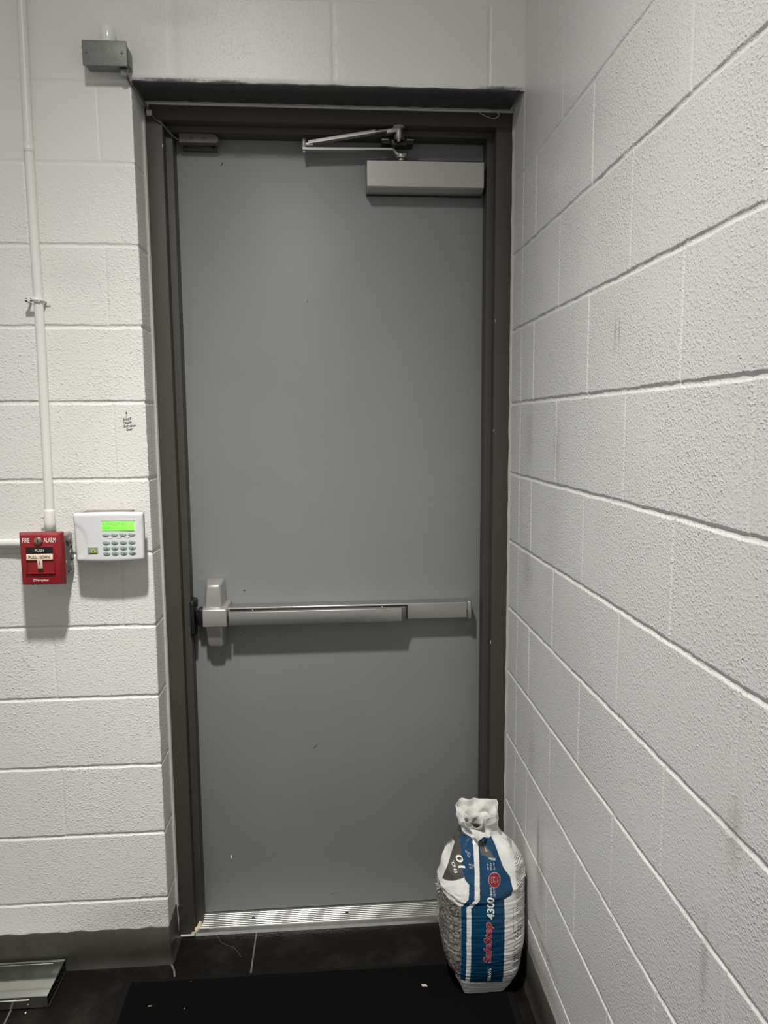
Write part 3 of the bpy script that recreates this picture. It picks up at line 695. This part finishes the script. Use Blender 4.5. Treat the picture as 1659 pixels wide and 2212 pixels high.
# ------------------------------------------------------------------ keypad
O = (-.585, -.03, 1.27)
kb = tag(empty('keypad_mounting_box', O), 'grey metal mounting box on the wall behind the white keypad', 'mounting box')
b = MB(O); b.hull([(-.655, -.0005, 1.232), (-.530, -.0005, 1.232), (-.655, -.0005, 1.3395), (-.530, -.0005, 1.3395), (-.665, -.053, 1.229), (-.541, -.053, 1.229), (-.665, -.053, 1.337), (-.541, -.053, 1.337)], .0008); b.build('box_shell', mat('grey_brown_box', (.24, .22, .195), .6, bump=[(100, .0008)]), kb)
O = (-.584, -.05, 1.27)
kp = tag(empty('alarm_keypad', (O[0]+.0035, O[1]-.012, O[2]+.0017)), 'white security keypad with a lit green display beside the door opening', 'keypad')
KY = -.066
def kfront(x, z):     # gently bowed front
    t = (x+.584)/.089; return KY+.004*t*t
nx, nz = 48, 28; V = []; F = []
def kz(t, s):
    top = 1.3385-.0015*t*t; bot = 1.2085+.0022*t*t
    return bot+(top-bot)*s
for layer, (grow, yy) in enumerate(((-.0, -.040), (.0, None))):
    for j in range(nz+1):
        for i in range(nx+1):
            t = -1+2*i/nx; s = j/nz
            taper = .003*(1-s)*(1 if t < 0 else .6)
            x = -.584+t*(.0895-taper); z = kz(t, s)
            if yy is None:
                e = min(1, (1-abs(t))*.0895/.004); e2 = min(1, min(s, 1-s)*.13/.004)
                y = kfront(x, z)+.004*(1-math.sqrt(max(0, 1-(1-e)**2)))+.004*(1-math.sqrt(max(0, 1-(1-e2)**2)))
                # scooped corners left and right
                d = math.hypot((x+.688)/.052, (z-1.262)/.056)
                if d < 1: y += .0022*min(1, (1-d)*6)
                d = math.hypot((x+.485)/.022, (z-1.285)/.045)
                if d < 1: y += .0015*min(1, (1-d)*5)
            else: y = yy
            V.append((x, y, z))
n = nx+1; off = n*(nz+1)
for j in range(nz):
    for i in range(nx):
        a = j*n+i; F.append((a, a+n, a+n+1, a+1)); a += off; F.append((a, a+1, a+n+1, a+n))
for i in range(nx): F.append((i, i+1, off+i+1, off+i)); a = nz*n+i; F.append((a+1, a, off+a, off+a+1))
for j in range(nz): a = j*n; F.append((a+n, a, off+a, off+a+n)); a = j*n+nx; F.append((a, a+n, off+a+n, off+a))
b = MB(O); b.raw(V, F, sm=True); b.build('keypad_body', M_keypad, kp)
b = MB(O); b.box(-.5995, -.5165, KY-.0012, KY+.004, 1.2915, 1.3155, .0005); dp = b.build('display', M_lcd, kp)
b = MB(O); wall_text(b, 'PUMP ROOM OH', -.5965, 1.3050, .0072, KY-.0016, .0595, 0); wall_text(b, 'DOOR', -.5965, 1.2955, .0072, KY-.0016, .0195, 0); b.build('display_text', M_lcdink, dp)
b = MB(O); b.box(-.601, -.515, KY-.0006, KY+.004, 1.3155, 1.3172); b.build('display_top_edge', mat('grey_edge', (.25, .27, .25), .5), kp)  # thin grey strip along the top edge of the display
kx = [-.5895, -.5680, -.5462, -.5245]
labels = [None, ['1', '2', '3', '4'], ['5', '6', '7', '8'], ['9', '0', '<-', 'OK']]
for r, zz in enumerate((1.2795, 1.2590, 1.2445, 1.2305)):
    for c, x in enumerate(kx):
        b = MB(O); hh = .0052 if r == 0 else .0064
        b.sph((x, kfront(x, zz)+.0004, zz), 1, (.0097, .0028, hh), 20); k_ = b.build('key_button', M_key, kp)
        if labels[r]:
            b = MB(O); wall_text(b, labels[r][c], x+.0005, zz-.0018, .0036, kfront(x, zz)-.0028, None, .02); b.build('key_mark', M_ink, k_)
for c in range(3):
    b = MB(O); x = (kx[c]+kx[c+1])/2; b.tube([(x-.0075+.0015*i, kfront(x, 1.27)-.0003, 1.2745-.0028*math.sin(math.pi*i/10)) for i in range(11)], .0006, 6); b.build('key_arc', M_white, kp)
b = MB(O); b.box(-.6385, -.608, KY+.0004, KY+.004, 1.2295, 1.2475); sk = b.build('warning_sticker', M_stick, kp)
b = MB(O); y = KY+.0001; b.raw([(-.6320, y, 1.2335), (-.6160, y, 1.2335), (-.6240, y, 1.2460)], [(0, 1, 2)]); b.mi = 1
b.sph((-.624, y, 1.2380), 1, (.0020, .0004, .0024), 10); b.box(-.6335, -.6145, y-.0002, y+.0002, 1.2315, 1.2330); b.build('sticker_mark', [M_yel, M_ink], sk)

# ------------------------------------------------------------------ handwriting on the wall
b = MB()
def pen(pts, x, z, s=.001, wd=.0010):
    pts = [(x+px*s, z+pz*s) for px, pz in pts]
    for (ax, az), (bx_, bz_) in zip(pts[:-1], pts[1:]):
        t = Vector((bx_-ax, bz_-az)); 
        if t.length < 1e-6: continue
        t.normalize(); nn = Vector((-t.y, t.x))*wd/2; e = t*wd*.3
        b.raw([(ax-nn.x-e.x, -.0006, az-nn.y-e.y), (ax+nn.x-e.x, -.0006, az+nn.y-e.y), (bx_+nn.x+e.x, -.0006, bz_+nn.y+e.y), (bx_-nn.x+e.x, -.0006, bz_-nn.y+e.y)], [(0, 1, 2, 3)])
G = {'W': [[(0, 8), (1, 0), (3, 5), (5, 0), (6.5, 8)]], 'e': [[(0, 2.5), (3, 3), (2, 5), (0, 3.5), (.5, 0), (3, .5)]], 's': [[(3, 5), (.5, 4), (3, 1.5), (0, 0)]], 't': [[(1.5, 8), (1.5, 0)], [(0, 5), (3.5, 5.5)]],
     'H': [[(0, 8), (0, 0)], [(4, 8), (4, 0)], [(0, 4), (4, 4.5)]], 'o': [[(1.5, 5), (0, 3), (1, 0), (3, 1.5), (2.5, 4.5), (1.5, 5)]], 'u': [[(0, 5), (.3, .5), (2, 0), (3, 5), (3, 0)]], 'm': [[(0, 0), (0, 4), (1.5, 4.5), (2, 0), (2.2, 4), (3.8, 4.5), (4, 0)]],
     'E': [[(4, 8), (0, 7), (0, 0), (4, .5)], [(0, 4), (3, 4.5)]], 'n': [[(0, 0), (0, 5), (2.5, 4.5), (3, 0)]], 'r': [[(0, 0), (0, 5), (2.5, 5)]], 'a': [[(3, 4.5), (0, 4), (0, .5), (2.5, 1), (3, 4.5), (3.3, 0)]], 'c': [[(3, 4.5), (.5, 4), (0, 1), (3, 0)]],
     'D': [[(0, 8), (0, 0), (4, 2), (4.5, 5), (0, 8)]]}
def write(word, x, z, slope=.12, s=.001):
    cx_ = 0
    for ch in word:
        for st_ in G[ch]: pen([(cx_+a, b_+slope*cx_) for a, b_ in st_], x, z, s)
        cx_ += max(a for st_ in G[ch] for a, _ in st_)+1.4
pen([(0, 0), (0, 13)], -.539, 1.590); pen([(-1.8, 9), (0, 13.5), (2.2, 8.8), (-1.8, 9)], -.539, 1.590)
write('West', -.548, 1.5795); write('House', -.548, 1.5705, s=.00095); write('Entrance', -.547, 1.5605, s=.00085); write('Door', -.540, 1.5520, s=.00085)
b.build('wall_handwriting', M_ink, wall_back)

# ------------------------------------------------------------------ floor mat, tray, scraps
O = (-.05, -.45, 0)
fm = tag(empty('floor_mat', O), 'black carpet entrance mat with rubber border lying before the door', 'floor mat')
x0, x1, y0, y1 = -.600, .487, -1.35, -.066
us = np.linspace(x0+.022, x1-.022, 260); vs = np.linspace(y0+.022, y1-.022, 300)
def fm_(U, V_): return U-O[0], V_-O[1]+wob(U, [2, 5], .002, 3)*(V_ > y1-.03), .0085+rng.rand(*U.shape)*.0022
P, F_ = grid_mesh(us, vs, fm_)
me = np_mesh('carpet_pile', [(P, F_)]); link('carpet_pile', me, M_mat, fm)
b = MB(O); V = []
pf = [(0, .0), (.003, .003), (.022, .0065), (.030, .0065)]
ring = [(x0, y0, 1, 1), (x1, y0, -1, 1), (x1, y1, -1, -1), (x0, y1, 1, -1)]
for x, y, sx, sy in ring:
    for d, z in pf: V.append((x+sx*d, y+sy*d, z))
F = []
for i in range(4):
    for k in range(3): F.append((i*4+k, ((i+1) % 4)*4+k, ((i+1) % 4)*4+k+1, i*4+k+1))
b.raw(V, F); b.build('rubber_border', M_matedge, fm)

O = (-.95, -.07, 0)
tr = tag(empty('metal_tray', O), 'flat upturned stainless metal tray on the floor against the left baseboard', 'metal tray')
tx0, tx1, ty0, ty1, th = -1.40, -.7815, -.150, -.0135, .036
b = MB(O)
b.box(tx0, tx1, ty0, ty1, th-.0015, th, .0005)
b.box(tx0, tx1, ty0, ty0+.0015, .003, th, .0004); b.box(tx0, tx1, ty1-.0015, ty1, .003, th+.0015, .0004)
b.build('tray_top', M_tray, tr)
b = MB(O)     # slotted end
ys = [ty0+.0015, ty0+.02, ty0+.060, ty0+.066, ty1-.045, ty1-.038, ty1-.006]
b.box(tx1-.0015, tx1, ty0, ty1, .027, th, .0003); b.box(tx1-.0015, tx1, ty0, ty1, .014, .018, .0003); b.box(tx1-.0015, tx1+.003, ty0, ty1, .001, .006, .0003)
for a, c in ((ty0, ty0+.045), (ty0+.066, ty0+.074), (ty0+.1, ty0+.104), (ty1-.02, ty1)): b.box(tx1-.0015, tx1, a, c, .001, th-.001, .0003)
b.build('slotted_end', M_darkm, tr)
b = MB(O); b.box(tx0, tx1-.048, ty0-.0022, ty0-.0002, .0255, .0285, .0008); b.build('front_rib', M_alu2, tr)
b = MB(O); b.box(tx0, tx1-.03, ty1-.012, ty1-.0105, th, th+.0006, .0002); b.build('top_crease', M_alu2, tr)

b = MB(); b.hull([(.234, -.160, .0100), (.248, -.161, .0100), (.236, -.169, .0105), (.251, -.170, .0100), (.240, -.165, .0125), (.247, -.166, .0128)])
tag(b.build('paper_scrap', M_paper), 'tiny tan paper scrap lying on the black mat left of the sack', 'paper scrap')
for (x, y, z, sx, sy, lab) in ((-.410, -.196, .0105, .0012, .0012, 'pale lint speck on the black mat, right of the thin streak of lint'), (-.505, -.180, .0105, .006, .0012, 'thin pale streak of lint on the black mat'),
                          (-.836, -.163, .0, .0026, .0030, 'pale crumb on the floor just in front of the metal tray'), (-.410, -.10, .0105, .0008, .0008, 'tiny pale speck on the mat near its back edge')):
    b = MB(); b.sph((0, 0, .0012), 1, (sx, sy, .0014), 10); o = b.build('lint_speck', M_lint); o.location = (x, y, z); tag(o, lab, 'lint speck')
# curl of peeled caulk at the frame's top right corner
b = MB(); b.tube(smooth_path([(.462, .107, 2.4290), (.475, .103, 2.4280), (.484, .099, 2.423), (.486, .097, 2.415), (.476, .098, 2.4085), (.460, .099, 2.4105), (.431, .099, 2.4220)], 6), [.0014]*25+[.0009]*12, 6)
tag(b.build('peeling_caulk_strip', M_caulk), 'thin pale curl of peeling caulk at the upper right frame corner', 'caulk strip')

# ------------------------------------------------------------------ sack of ice melt
BO = Vector((.41, -.13, .0105))
zt = [0, .02, .05, .08, .13, .20, .25, .30, .35, .385, .41, .435, .46, .49, .51]
xl = [.346, .338, .321, .303, .292, .286, .284, .288, .298, .317, .330, .344, .348, .343, .343]
xr = [.464, .480, .500, .512, .521, .525, .525, .525, .518, .498, .474, .452, .449, .449, .447]
yf = [-.205, -.212, -.222, -.230, -.236, -.238, -.235, -.228, -.212, -.196, -.182, -.168, -.160, -.170, -.175]
yb = [-.075, -.062, -.050, -.042, -.036, -.032, -.032, -.036, -.050, -.068, -.085, -.100, -.106, -.098, -.094]
NT, NZ = 680, 480
th_ = np.linspace(0, 2*np.pi, NT, endpoint=False); tt = np.linspace(0, 1, NZ)
TH, TT = np.meshgrid(th_, tt)
def sm_interp(x, xp, fp):
    f = np.interp(x, xp, fp); 
    return f
Zb = TT*.51
def smoothed(tab):
    zz = np.linspace(-.02, .53, 551); v = np.interp(zz, zt, tab); k = np.hanning(25); k /= k.sum(); v2 = np.convolve(np.pad(v, 12, mode='edge'), k, 'valid')
    return np.interp(Zb, zz, v2)
XLb, XRb, YFb, YBb = smoothed(xl), smoothed(xr), smoothed(yf), smoothed(yb)
ne = np.interp(Zb, [0, .03, .08, .2, .4, .51], [9, 6, 3.4, 2.6, 2.3, 2.6])
cc, ss = np.cos(TH), np.sin(TH)
CX, CY = (XLb+XRb)/2, (YFb+YBb)/2; RX, RY = (XRb-XLb)/2, (YBb-YFb)/2
Rp = (np.abs(cc/RX)**ne+np.abs(ss/RY)**ne)**(-1/ne); X = CX+Rp*cc; Y = CY+Rp*ss
def N3(px, py, pz, s, oct=1):
    out = np.empty(px.size); a, b_, c = px.ravel()*s[0], py.ravel()*s[1], pz.ravel()*s[2]
    nz_ = noise.noise
    for i in range(px.size): out[i] = nz_((a[i], b_[i], c[i]))
    return out.reshape(px.shape)
# rim height differs round the mouth
fr = np.clip(-ss, 0, 1); Z = Zb
ztop = .505-.044*fr**1.2/(1+np.exp((X-.402)/.006))-.016*fr/(1+np.exp(-(X-.402)/.006))+.004*np.sin(TH*3+.6)+.006*N3(X, Y, Z*0, (45, 45, 1))
Z = Zb; ztop = np.where(True, ztop, 0)
k_ = np.clip((Zb-.42)/(.51-.42), 0, 1); Z = np.where(Zb > .42, .42+k_*(ztop-.42), Zb)
low = 1/(1+np.exp((Z-.30)/.008)); hi = 1-low
n1 = N3(X, Y, Z, (9, 9, 70)); n2 = N3(X+3, Y, Z, (22, 22, 150)); n3 = N3(X, Y+5, Z, (16, 16, 14)); n4 = N3(X-Z*.8+7, Y, Z+X*.6, (45, 45, 60)); n5 = N3(X+9, Y, Z, (34, 34, 10))
leftm = 1/(1+np.exp((X-.335)/.006))*low
foot = np.clip(Z/.012, 0, 1)
D = low*foot*(.0017*(.5-np.abs(n1))+.0009*n2+.0012*n3)+leftm*foot*.0034*(np.abs(n4)-.3)
D += hi*(.0065*(.4-np.abs(n3))*(1.6)+.0045*n5*np.clip((.47-Z)/.1, 0, 1))
neck = np.exp(-((Z-.425)/.022)**2)
D += neck*(-.004+.0045*np.sin(TH*9+2*np.sin(TH*2))) + np.clip((Z-.44)/.03, 0, 1)*(.0022*np.sin(TH*5+1.3+Z*60)+.013*(.25-np.abs(N3(X, Y, Z, (38, 38, 30)))))
D += np.clip((Z-.40)/.03, 0, 1)*fr*(-.016*np.exp(-((X-.408)/.005)**2))
# crease where the upper part folds over the filled lower part
zc = np.interp(X, [.28, .295, .34, .40, .465, .53], [.315, .298, .280, .281, .302, .31])
D += np.where(ss < .2, 1, 0)*(.0055/(1+np.exp(-(Z-zc)/.0016))*np.exp(-np.clip(Z-zc, 0, 1)/.045))
gut = np.exp(-((Z-.07)/.05)**2)*0
X2 = X+D*cc; Y2 = Y+D*ss; X2 = np.minimum(X2, .5265); Z2 = Z+BO.z
# print colours (the sack's own printing), in sack coordinates seen square-on: X across, Z up
WHT = np.array((.78, .77, .73)); BLU = np.array((.004, .052, .125)); GRY = np.array((.075, .07, .06))
colr = np.tile(WHT, X.shape+(1,)).astype(float)
front = (ss < .35)
def inpoly(px, pz, poly):
    r = np.zeros(px.shape, bool); n_ = len(poly)
    for i in range(n_):
        ax, az = poly[i]; bx_, bz_ = poly[(i+1) % n_]
        if az == bz_: continue
        c = ((az > pz) != (bz_ > pz)) & (px < (bx_-ax)*(pz-az)/(bz_-az)+ax); r ^= c
    return r
Zp = Z2
zfold = np.interp(X, [.28, .295, .34, .40, .465, .53], [.315, .298, .280, .281, .302, .31])
body = front & (Zp < zfold) & (Zp > np.interp(X, [.33, .36, .45], [.066, .055, .049]))
pic = front & (X < .336) & (Zp < zfold-.004) & (Zp > .066)
n6 = N3(X-Z*.5, Y, Z+X*.4, (260, 260, 130)); n7 = N3(X+Z*.6+4, Y, Z-X*.5, (80, 80, 380)); n8 = N3(X, Y, Z, (30, 30, 30))
pv = np.clip(.20+.42*np.maximum(0, 1-np.abs(n6)*7)+.32*np.maximum(0, 1-np.abs(n7)*8)+.28*n6+.12*n8, .045, .75)
pv = pv*np.interp(Zp, [.22, .30], [1, .75])
for ch, f in enumerate((.60, .575, .52)): colr[..., ch] = np.where(pic, pv*f, colr[..., ch])
redm = front & (X < .322) & (Zp < .088) & (Zp > .05) & (n8 > -.35)
colr[redm] = (.18, .01, .02)
bb = body & (((X > .335) & (X < .3485)) | ((X > .3605) & (X < .4505)))
colr[bb] = BLU
P_blueA = [(.346, .446), (.377, .439), (.3755, .401), (.3705, .301), (.356, .302), (.359, .339), (.349, .349), (.341, .377), (.342, .417)]
P_blueB = [(.389, .444), (.399, .434), (.426, .445), (.437, .418), (.453, .374), (.47, .349), (.471, .302), (.467, .270), (.362, .270), (.366, .284), (.384, .302), (.3885, .407)]
P_dark = [(.341, .478), (.352, .458), (.361, .441), (.358, .406), (.35, .384), (.346, .353), (.317, .338), (.297, .33), (.291, .31), (.304, .353), (.320, .392), (.331, .426), (.341, .458)]
up_ = front & (Zp >= zfold)
colr[up_ & inpoly(X, Zp, P_dark)] = GRY
colr[up_ & inpoly(X, Zp, P_blueA)] = BLU
colr[up_ & inpoly(X, Zp, [(.354, .302), (.3705, .302), (.350, .279), (.335, .276)])] = BLU
colr[up_ & inpoly(X, Zp, P_blueB)] = BLU
colr[front & inpoly(X, Zp, [(.389, .433), (.409, .430), (.431, .394), (.395, .404)])] = (.10, .095, .085)
colr[front & inpoly(X, Zp, [(.413, .398), (.433, .396), (.431, .391), (.415, .395)])] = (.5, .48, .44)
# rows of small print on the right side (unreadable at this size in the photo)
seg = (np.floor(X*260+np.floor(Zp*185)*1.7) % 5) > 0
line = (np.mod(Zp*185+(X-.48)*10, 1) < .38) & seg
r1 = (X > .485) & (Zp > .195) & (Zp < .385) & (X > np.interp(Zp, [.2, .3, .385], [.487, .485, .474])) & (ss < .55)
colr[r1 & line] = (.07, .065, .06)
line2 = (np.mod(Zp*150+(X-.48)*8, 1) < .42) & ((np.floor(X*420) % 6) > 0)
colr[(X > .477) & (X < .52) & (Zp > .100) & (Zp < .142) & (ss < .3) & line2] = (.07, .065, .06)
for i in range(3):
    for j in range(3):
        dx = (X-(.482+.009*i)); dz = (Zp-(.178+.0095*j+.003*i)); colr[(dx**2/.0019**2+dz**2/.0030**2 < 1) & (ss < .3)] = (.05, .045, .04)
bar_ = (X > .476) & (Zp > .197) & (Zp < .2005) & (ss < .3); colr[bar_] = (.05, .045, .04)
ovl = (((X-.489)/.012)**2+((Zp-.157)/.0065)**2); colr[(ovl < 1) & (ovl > .72) & (ss < .3)] = (.1, .09, .08)
vl = (np.abs(X-.4765) < .0006) & (Zp > .20) & (Zp < .27) & front; colr[vl] = (.1, .09, .08)
barc = (np.abs(X-.486) < .008) & (Zp > .404) & (Zp < .418) & front & ((np.floor(X*900) % 2) == 0); colr[barc] = (.08, .07, .065)

Pm = np.stack([X2, Y2, Z2], -1).reshape(-1, 3)
i = np.arange(NT); Fq = []
rows = np.arange(NZ-1)[:, None]*NT
Fq = np.stack([rows+i, rows+(i+1) % NT, rows+NT+(i+1) % NT, rows+NT+i], -1).reshape(-1, 4)
me = np_mesh('sack', [(Pm-np.array(BO), Fq)])
ca = me.color_attributes.new('print', 'FLOAT_COLOR', 'POINT')
ca.data.foreach_set('color', np.concatenate([colr.reshape(-1, 3), np.ones((NT*NZ, 1))], 1).astype(np.float32).ravel())
sack = tag(empty('ice_melt_sack', BO), 'white and blue plastic sack of ice melt standing beside the door', 'sack')
sb = link('sack_body', me, M_bag, sack)
sl = sb.modifiers.new('film', 'SOLIDIFY'); sl.thickness = .0007; sl.offset = -1
# bottom, sealed
b = MB(BO); ring0 = [tuple(Pm[k]) for k in range(0, NT, 10)]; b.raw(ring0+[(.405, -.14, BO.z+.0005)], [(k, (k+1) % len(ring0), len(ring0)) for k in range(len(ring0))][::1]); b.build('sack_bottom', mat('white_sack_film', (.70, .69, .645), .35), sack)

# lettering laid on the sack's front surface
fr_mask = (ss < -.0)
FI = np.argwhere(fr_mask); FX = X2[fr_mask]; FZ = Z2[fr_mask]; FYv = Y2[fr_mask]
gx = np.linspace(.28, .53, 251); gz = np.linspace(0.01, .52, 511)
acc = np.full((len(gz), len(gx)), np.nan)
ix = np.clip(((FX-.28)*1000).round().astype(int), 0, 250); iz = np.clip(((FZ-.01)*1000).round().astype(int), 0, 510)
order = np.argsort(-FYv); acc[iz[order], ix[order]] = FYv[order]
def surfY(x, z):
    a = int(round((x-.28)*1000)); c = int(round((z-.01)*1000)); win = acc[max(c-2, 0):c+3, max(a-2, 0):a+3]
    if np.all(np.isnan(win)): return float(np.nanmin(acc[max(c-4, 0):c+5, max(a-4, 0):a+5]))
    return float(np.nanmin(win))
def sack_text(name, body, x, z, h, rot, mt, width=None, bold=0, shear=0, off=.0007, sub=True):
    V, F, wd = text2d(body, h, bold, shear, width, res=5)
    c, s_ = math.cos(rot), math.sin(rot)
    bm = bmesh.new(); vs = [bm.verts.new((a, b_, 0)) for a, b_ in V]
    for f in F:
        try: bm.faces.new([vs[q] for q in f])
        except ValueError: pass
    bmesh.ops.triangulate(bm, faces=bm.faces[:])
    for _ in range(2):
        es = [e for e in bm.edges if e.calc_length() > .004]
        if not es: break
        bmesh.ops.subdivide_edges(bm, edges=es, cuts=1); bmesh.ops.triangulate(bm, faces=bm.faces[:])
    for v in bm.verts:
        a, b_ = v.co.x, v.co.y; px, pz = x+a*c-b_*s_, z+a*s_+b_*c
        v.co = Vector((px, surfY(px, pz)-off, pz))-BO
    me = bpy.data.meshes.new(name); bm.to_mesh(me); bm.free(); return link(name, me, mt, sb)
R90 = math.pi/2
sack_text('product_name_outline', 'SafeStep', .4215, .1200, .0285, R90, M_bagpink, .122, .045, .25, .0005)
sack_text('product_name', 'SafeStep', .4205, .1215, .0262, R90, M_bagred, .119, .018, .25, .0009)
sack_text('product_number', '4300', .4225, .2480, .0205, R90, M_white, .061, .03, .12, .0006)
sack_text('item_number', '806696', .4170, .0580, .0108, R90, M_white, .045, .02, 0, .0007)
sack_text('small_print', 'ENHANCED', .4170, .3110, .0050, R90, M_white, .022, 0, 0, .0006)
sack_text('small_print', 'ICE MELTER', .4250, .3110, .0050, R90, M_white, .022, 0, 0, .0006)
for xx, t_ in ((.412, 'NET WT'), (.420, '50 LB'), (.4285, '22.6 KG')): sack_text('small_print', t_, xx, .372, .0040, R90, M_white, .016, 0, 0, .0006)
for zz, t_, xx in ((.4100, 'CRYSTAL', .3520), (.4030, 'ICE', .3560), (.3840, 'MELTS', .3580), (.3770, 'FAST', .3590)): sack_text('small_print', t_, xx, zz, .0042, -.25, M_white, {'ICE': .0065, 'FAST': .009}.get(t_, .0140), 0, 0, .0006)
sack_text('large_ten', '10', .3500, .3760, .0180, R90*1.16, M_white, .026, .02, 0, .0006)
sack_text('small_print', 'END.', .3290, .3620, .0085, R90*1.18, M_white, .024, .01, 0, .0006)
# red seal: pale ring, red disc, tiny text
def disc(name, cx_, cz_, rx_, rz_, mt, off):
    bm = bmesh.new(); rings = []; cv = bm.verts.new(Vector((cx_, surfY(cx_, cz_)-off, cz_))-BO)
    for q in range(1, 6):
        f = q/5; rings.append([bm.verts.new(Vector((cx_+rx_*f*math.cos(a), surfY(cx_+rx_*f*math.cos(a), cz_+rz_*f*math.sin(a))-off, cz_+rz_*f*math.sin(a)))-BO) for a in [2*math.pi*k/28 for k in range(28)]])
    for k in range(28): bm.faces.new((cv, rings[0][k], rings[0][(k+1) % 28]))
    for q in range(4):
        for k in range(28): bm.faces.new((rings[q][k], rings[q+1][k], rings[q+1][(k+1) % 28], rings[q][(k+1) % 28]))
    me = bpy.data.meshes.new(name); bm.to_mesh(me); bm.free(); return link(name, me, mt, sb)
disc('seal_ring', .4255, .3490, .0165, .0180, M_bagpink, .0005)
disc('red_seal', .4255, .3490, .0153, .0168, mat('seal_red_ink', (.27, .018, .022), .4), .0009)
sack_text('seal_text', '-7°F', .4285, .3395, .0068, R90, M_bagpink, .019, .02, 0, .0013)
sack_text('seal_text', 'MELTS TO', .4195, .3400, .0035, R90, M_bagpink, .018, 0, 0, .0013)
sack_text('seal_text', 'BELOW', .4355, .3420, .0035, R90, M_bagpink, .014, 0, 0, .0013)
# folded-down flap at the mouth
b = MB(BO); V = []; n_ = 10
A_, B_, Cc = Vector((.366, -.178, .4715)), Vector((.412, -.174, .4630)), Vector((.387, -.186, .4400))
F = []
for q in range(n_+1):
    for r_ in range(n_+1-q):
        u, v = q/n_, r_/n_; p = A_*(1-u-v)+B_*u+Cc*v; p.y -= .006*(u*(1-u)+v*(1-v))*1.3+.002*abs(math.sin(u*6+v*3)); p.z += .003*math.sin(u*5+.5); V.append(tuple(p))
idx = {}; c_ = 0
for q in range(n_+1):
    for r_ in range(n_+1-q): idx[(q, r_)] = c_; c_ += 1
for q in range(n_):
    for r_ in range(n_-q):
        F.append((idx[(q, r_)], idx[(q+1, r_)], idx[(q, r_+1)]))
        if q+r_ < n_-1: F.append((idx[(q+1, r_)], idx[(q+1, r_+1)], idx[(q, r_+1)]))
b.raw(V, F, sm=False); fo = b.build('folded_flap', mat('white_flap_film', (.74, .73, .70), .33), sack)
so = fo.modifiers.new('film', 'SOLIDIFY'); so.thickness = .0012
# frayed paper threads at the left edge of the crease
b = MB(BO)
for q in range(16):
    p = Vector((.288+random.uniform(-.004, .004), -.150+random.uniform(-.02, .02), .300+random.uniform(-.012, .012)))
    d = Vector((random.uniform(-.014, -.003), random.uniform(-.006, .004), random.uniform(-.006, .008)))
    b.tube([p, p+d*.5+Vector((0, 0, random.uniform(-.003, .003))), p+d], [.0009, .0008, .0003], 5)
b.build('frayed_edge', M_caulk, sack)
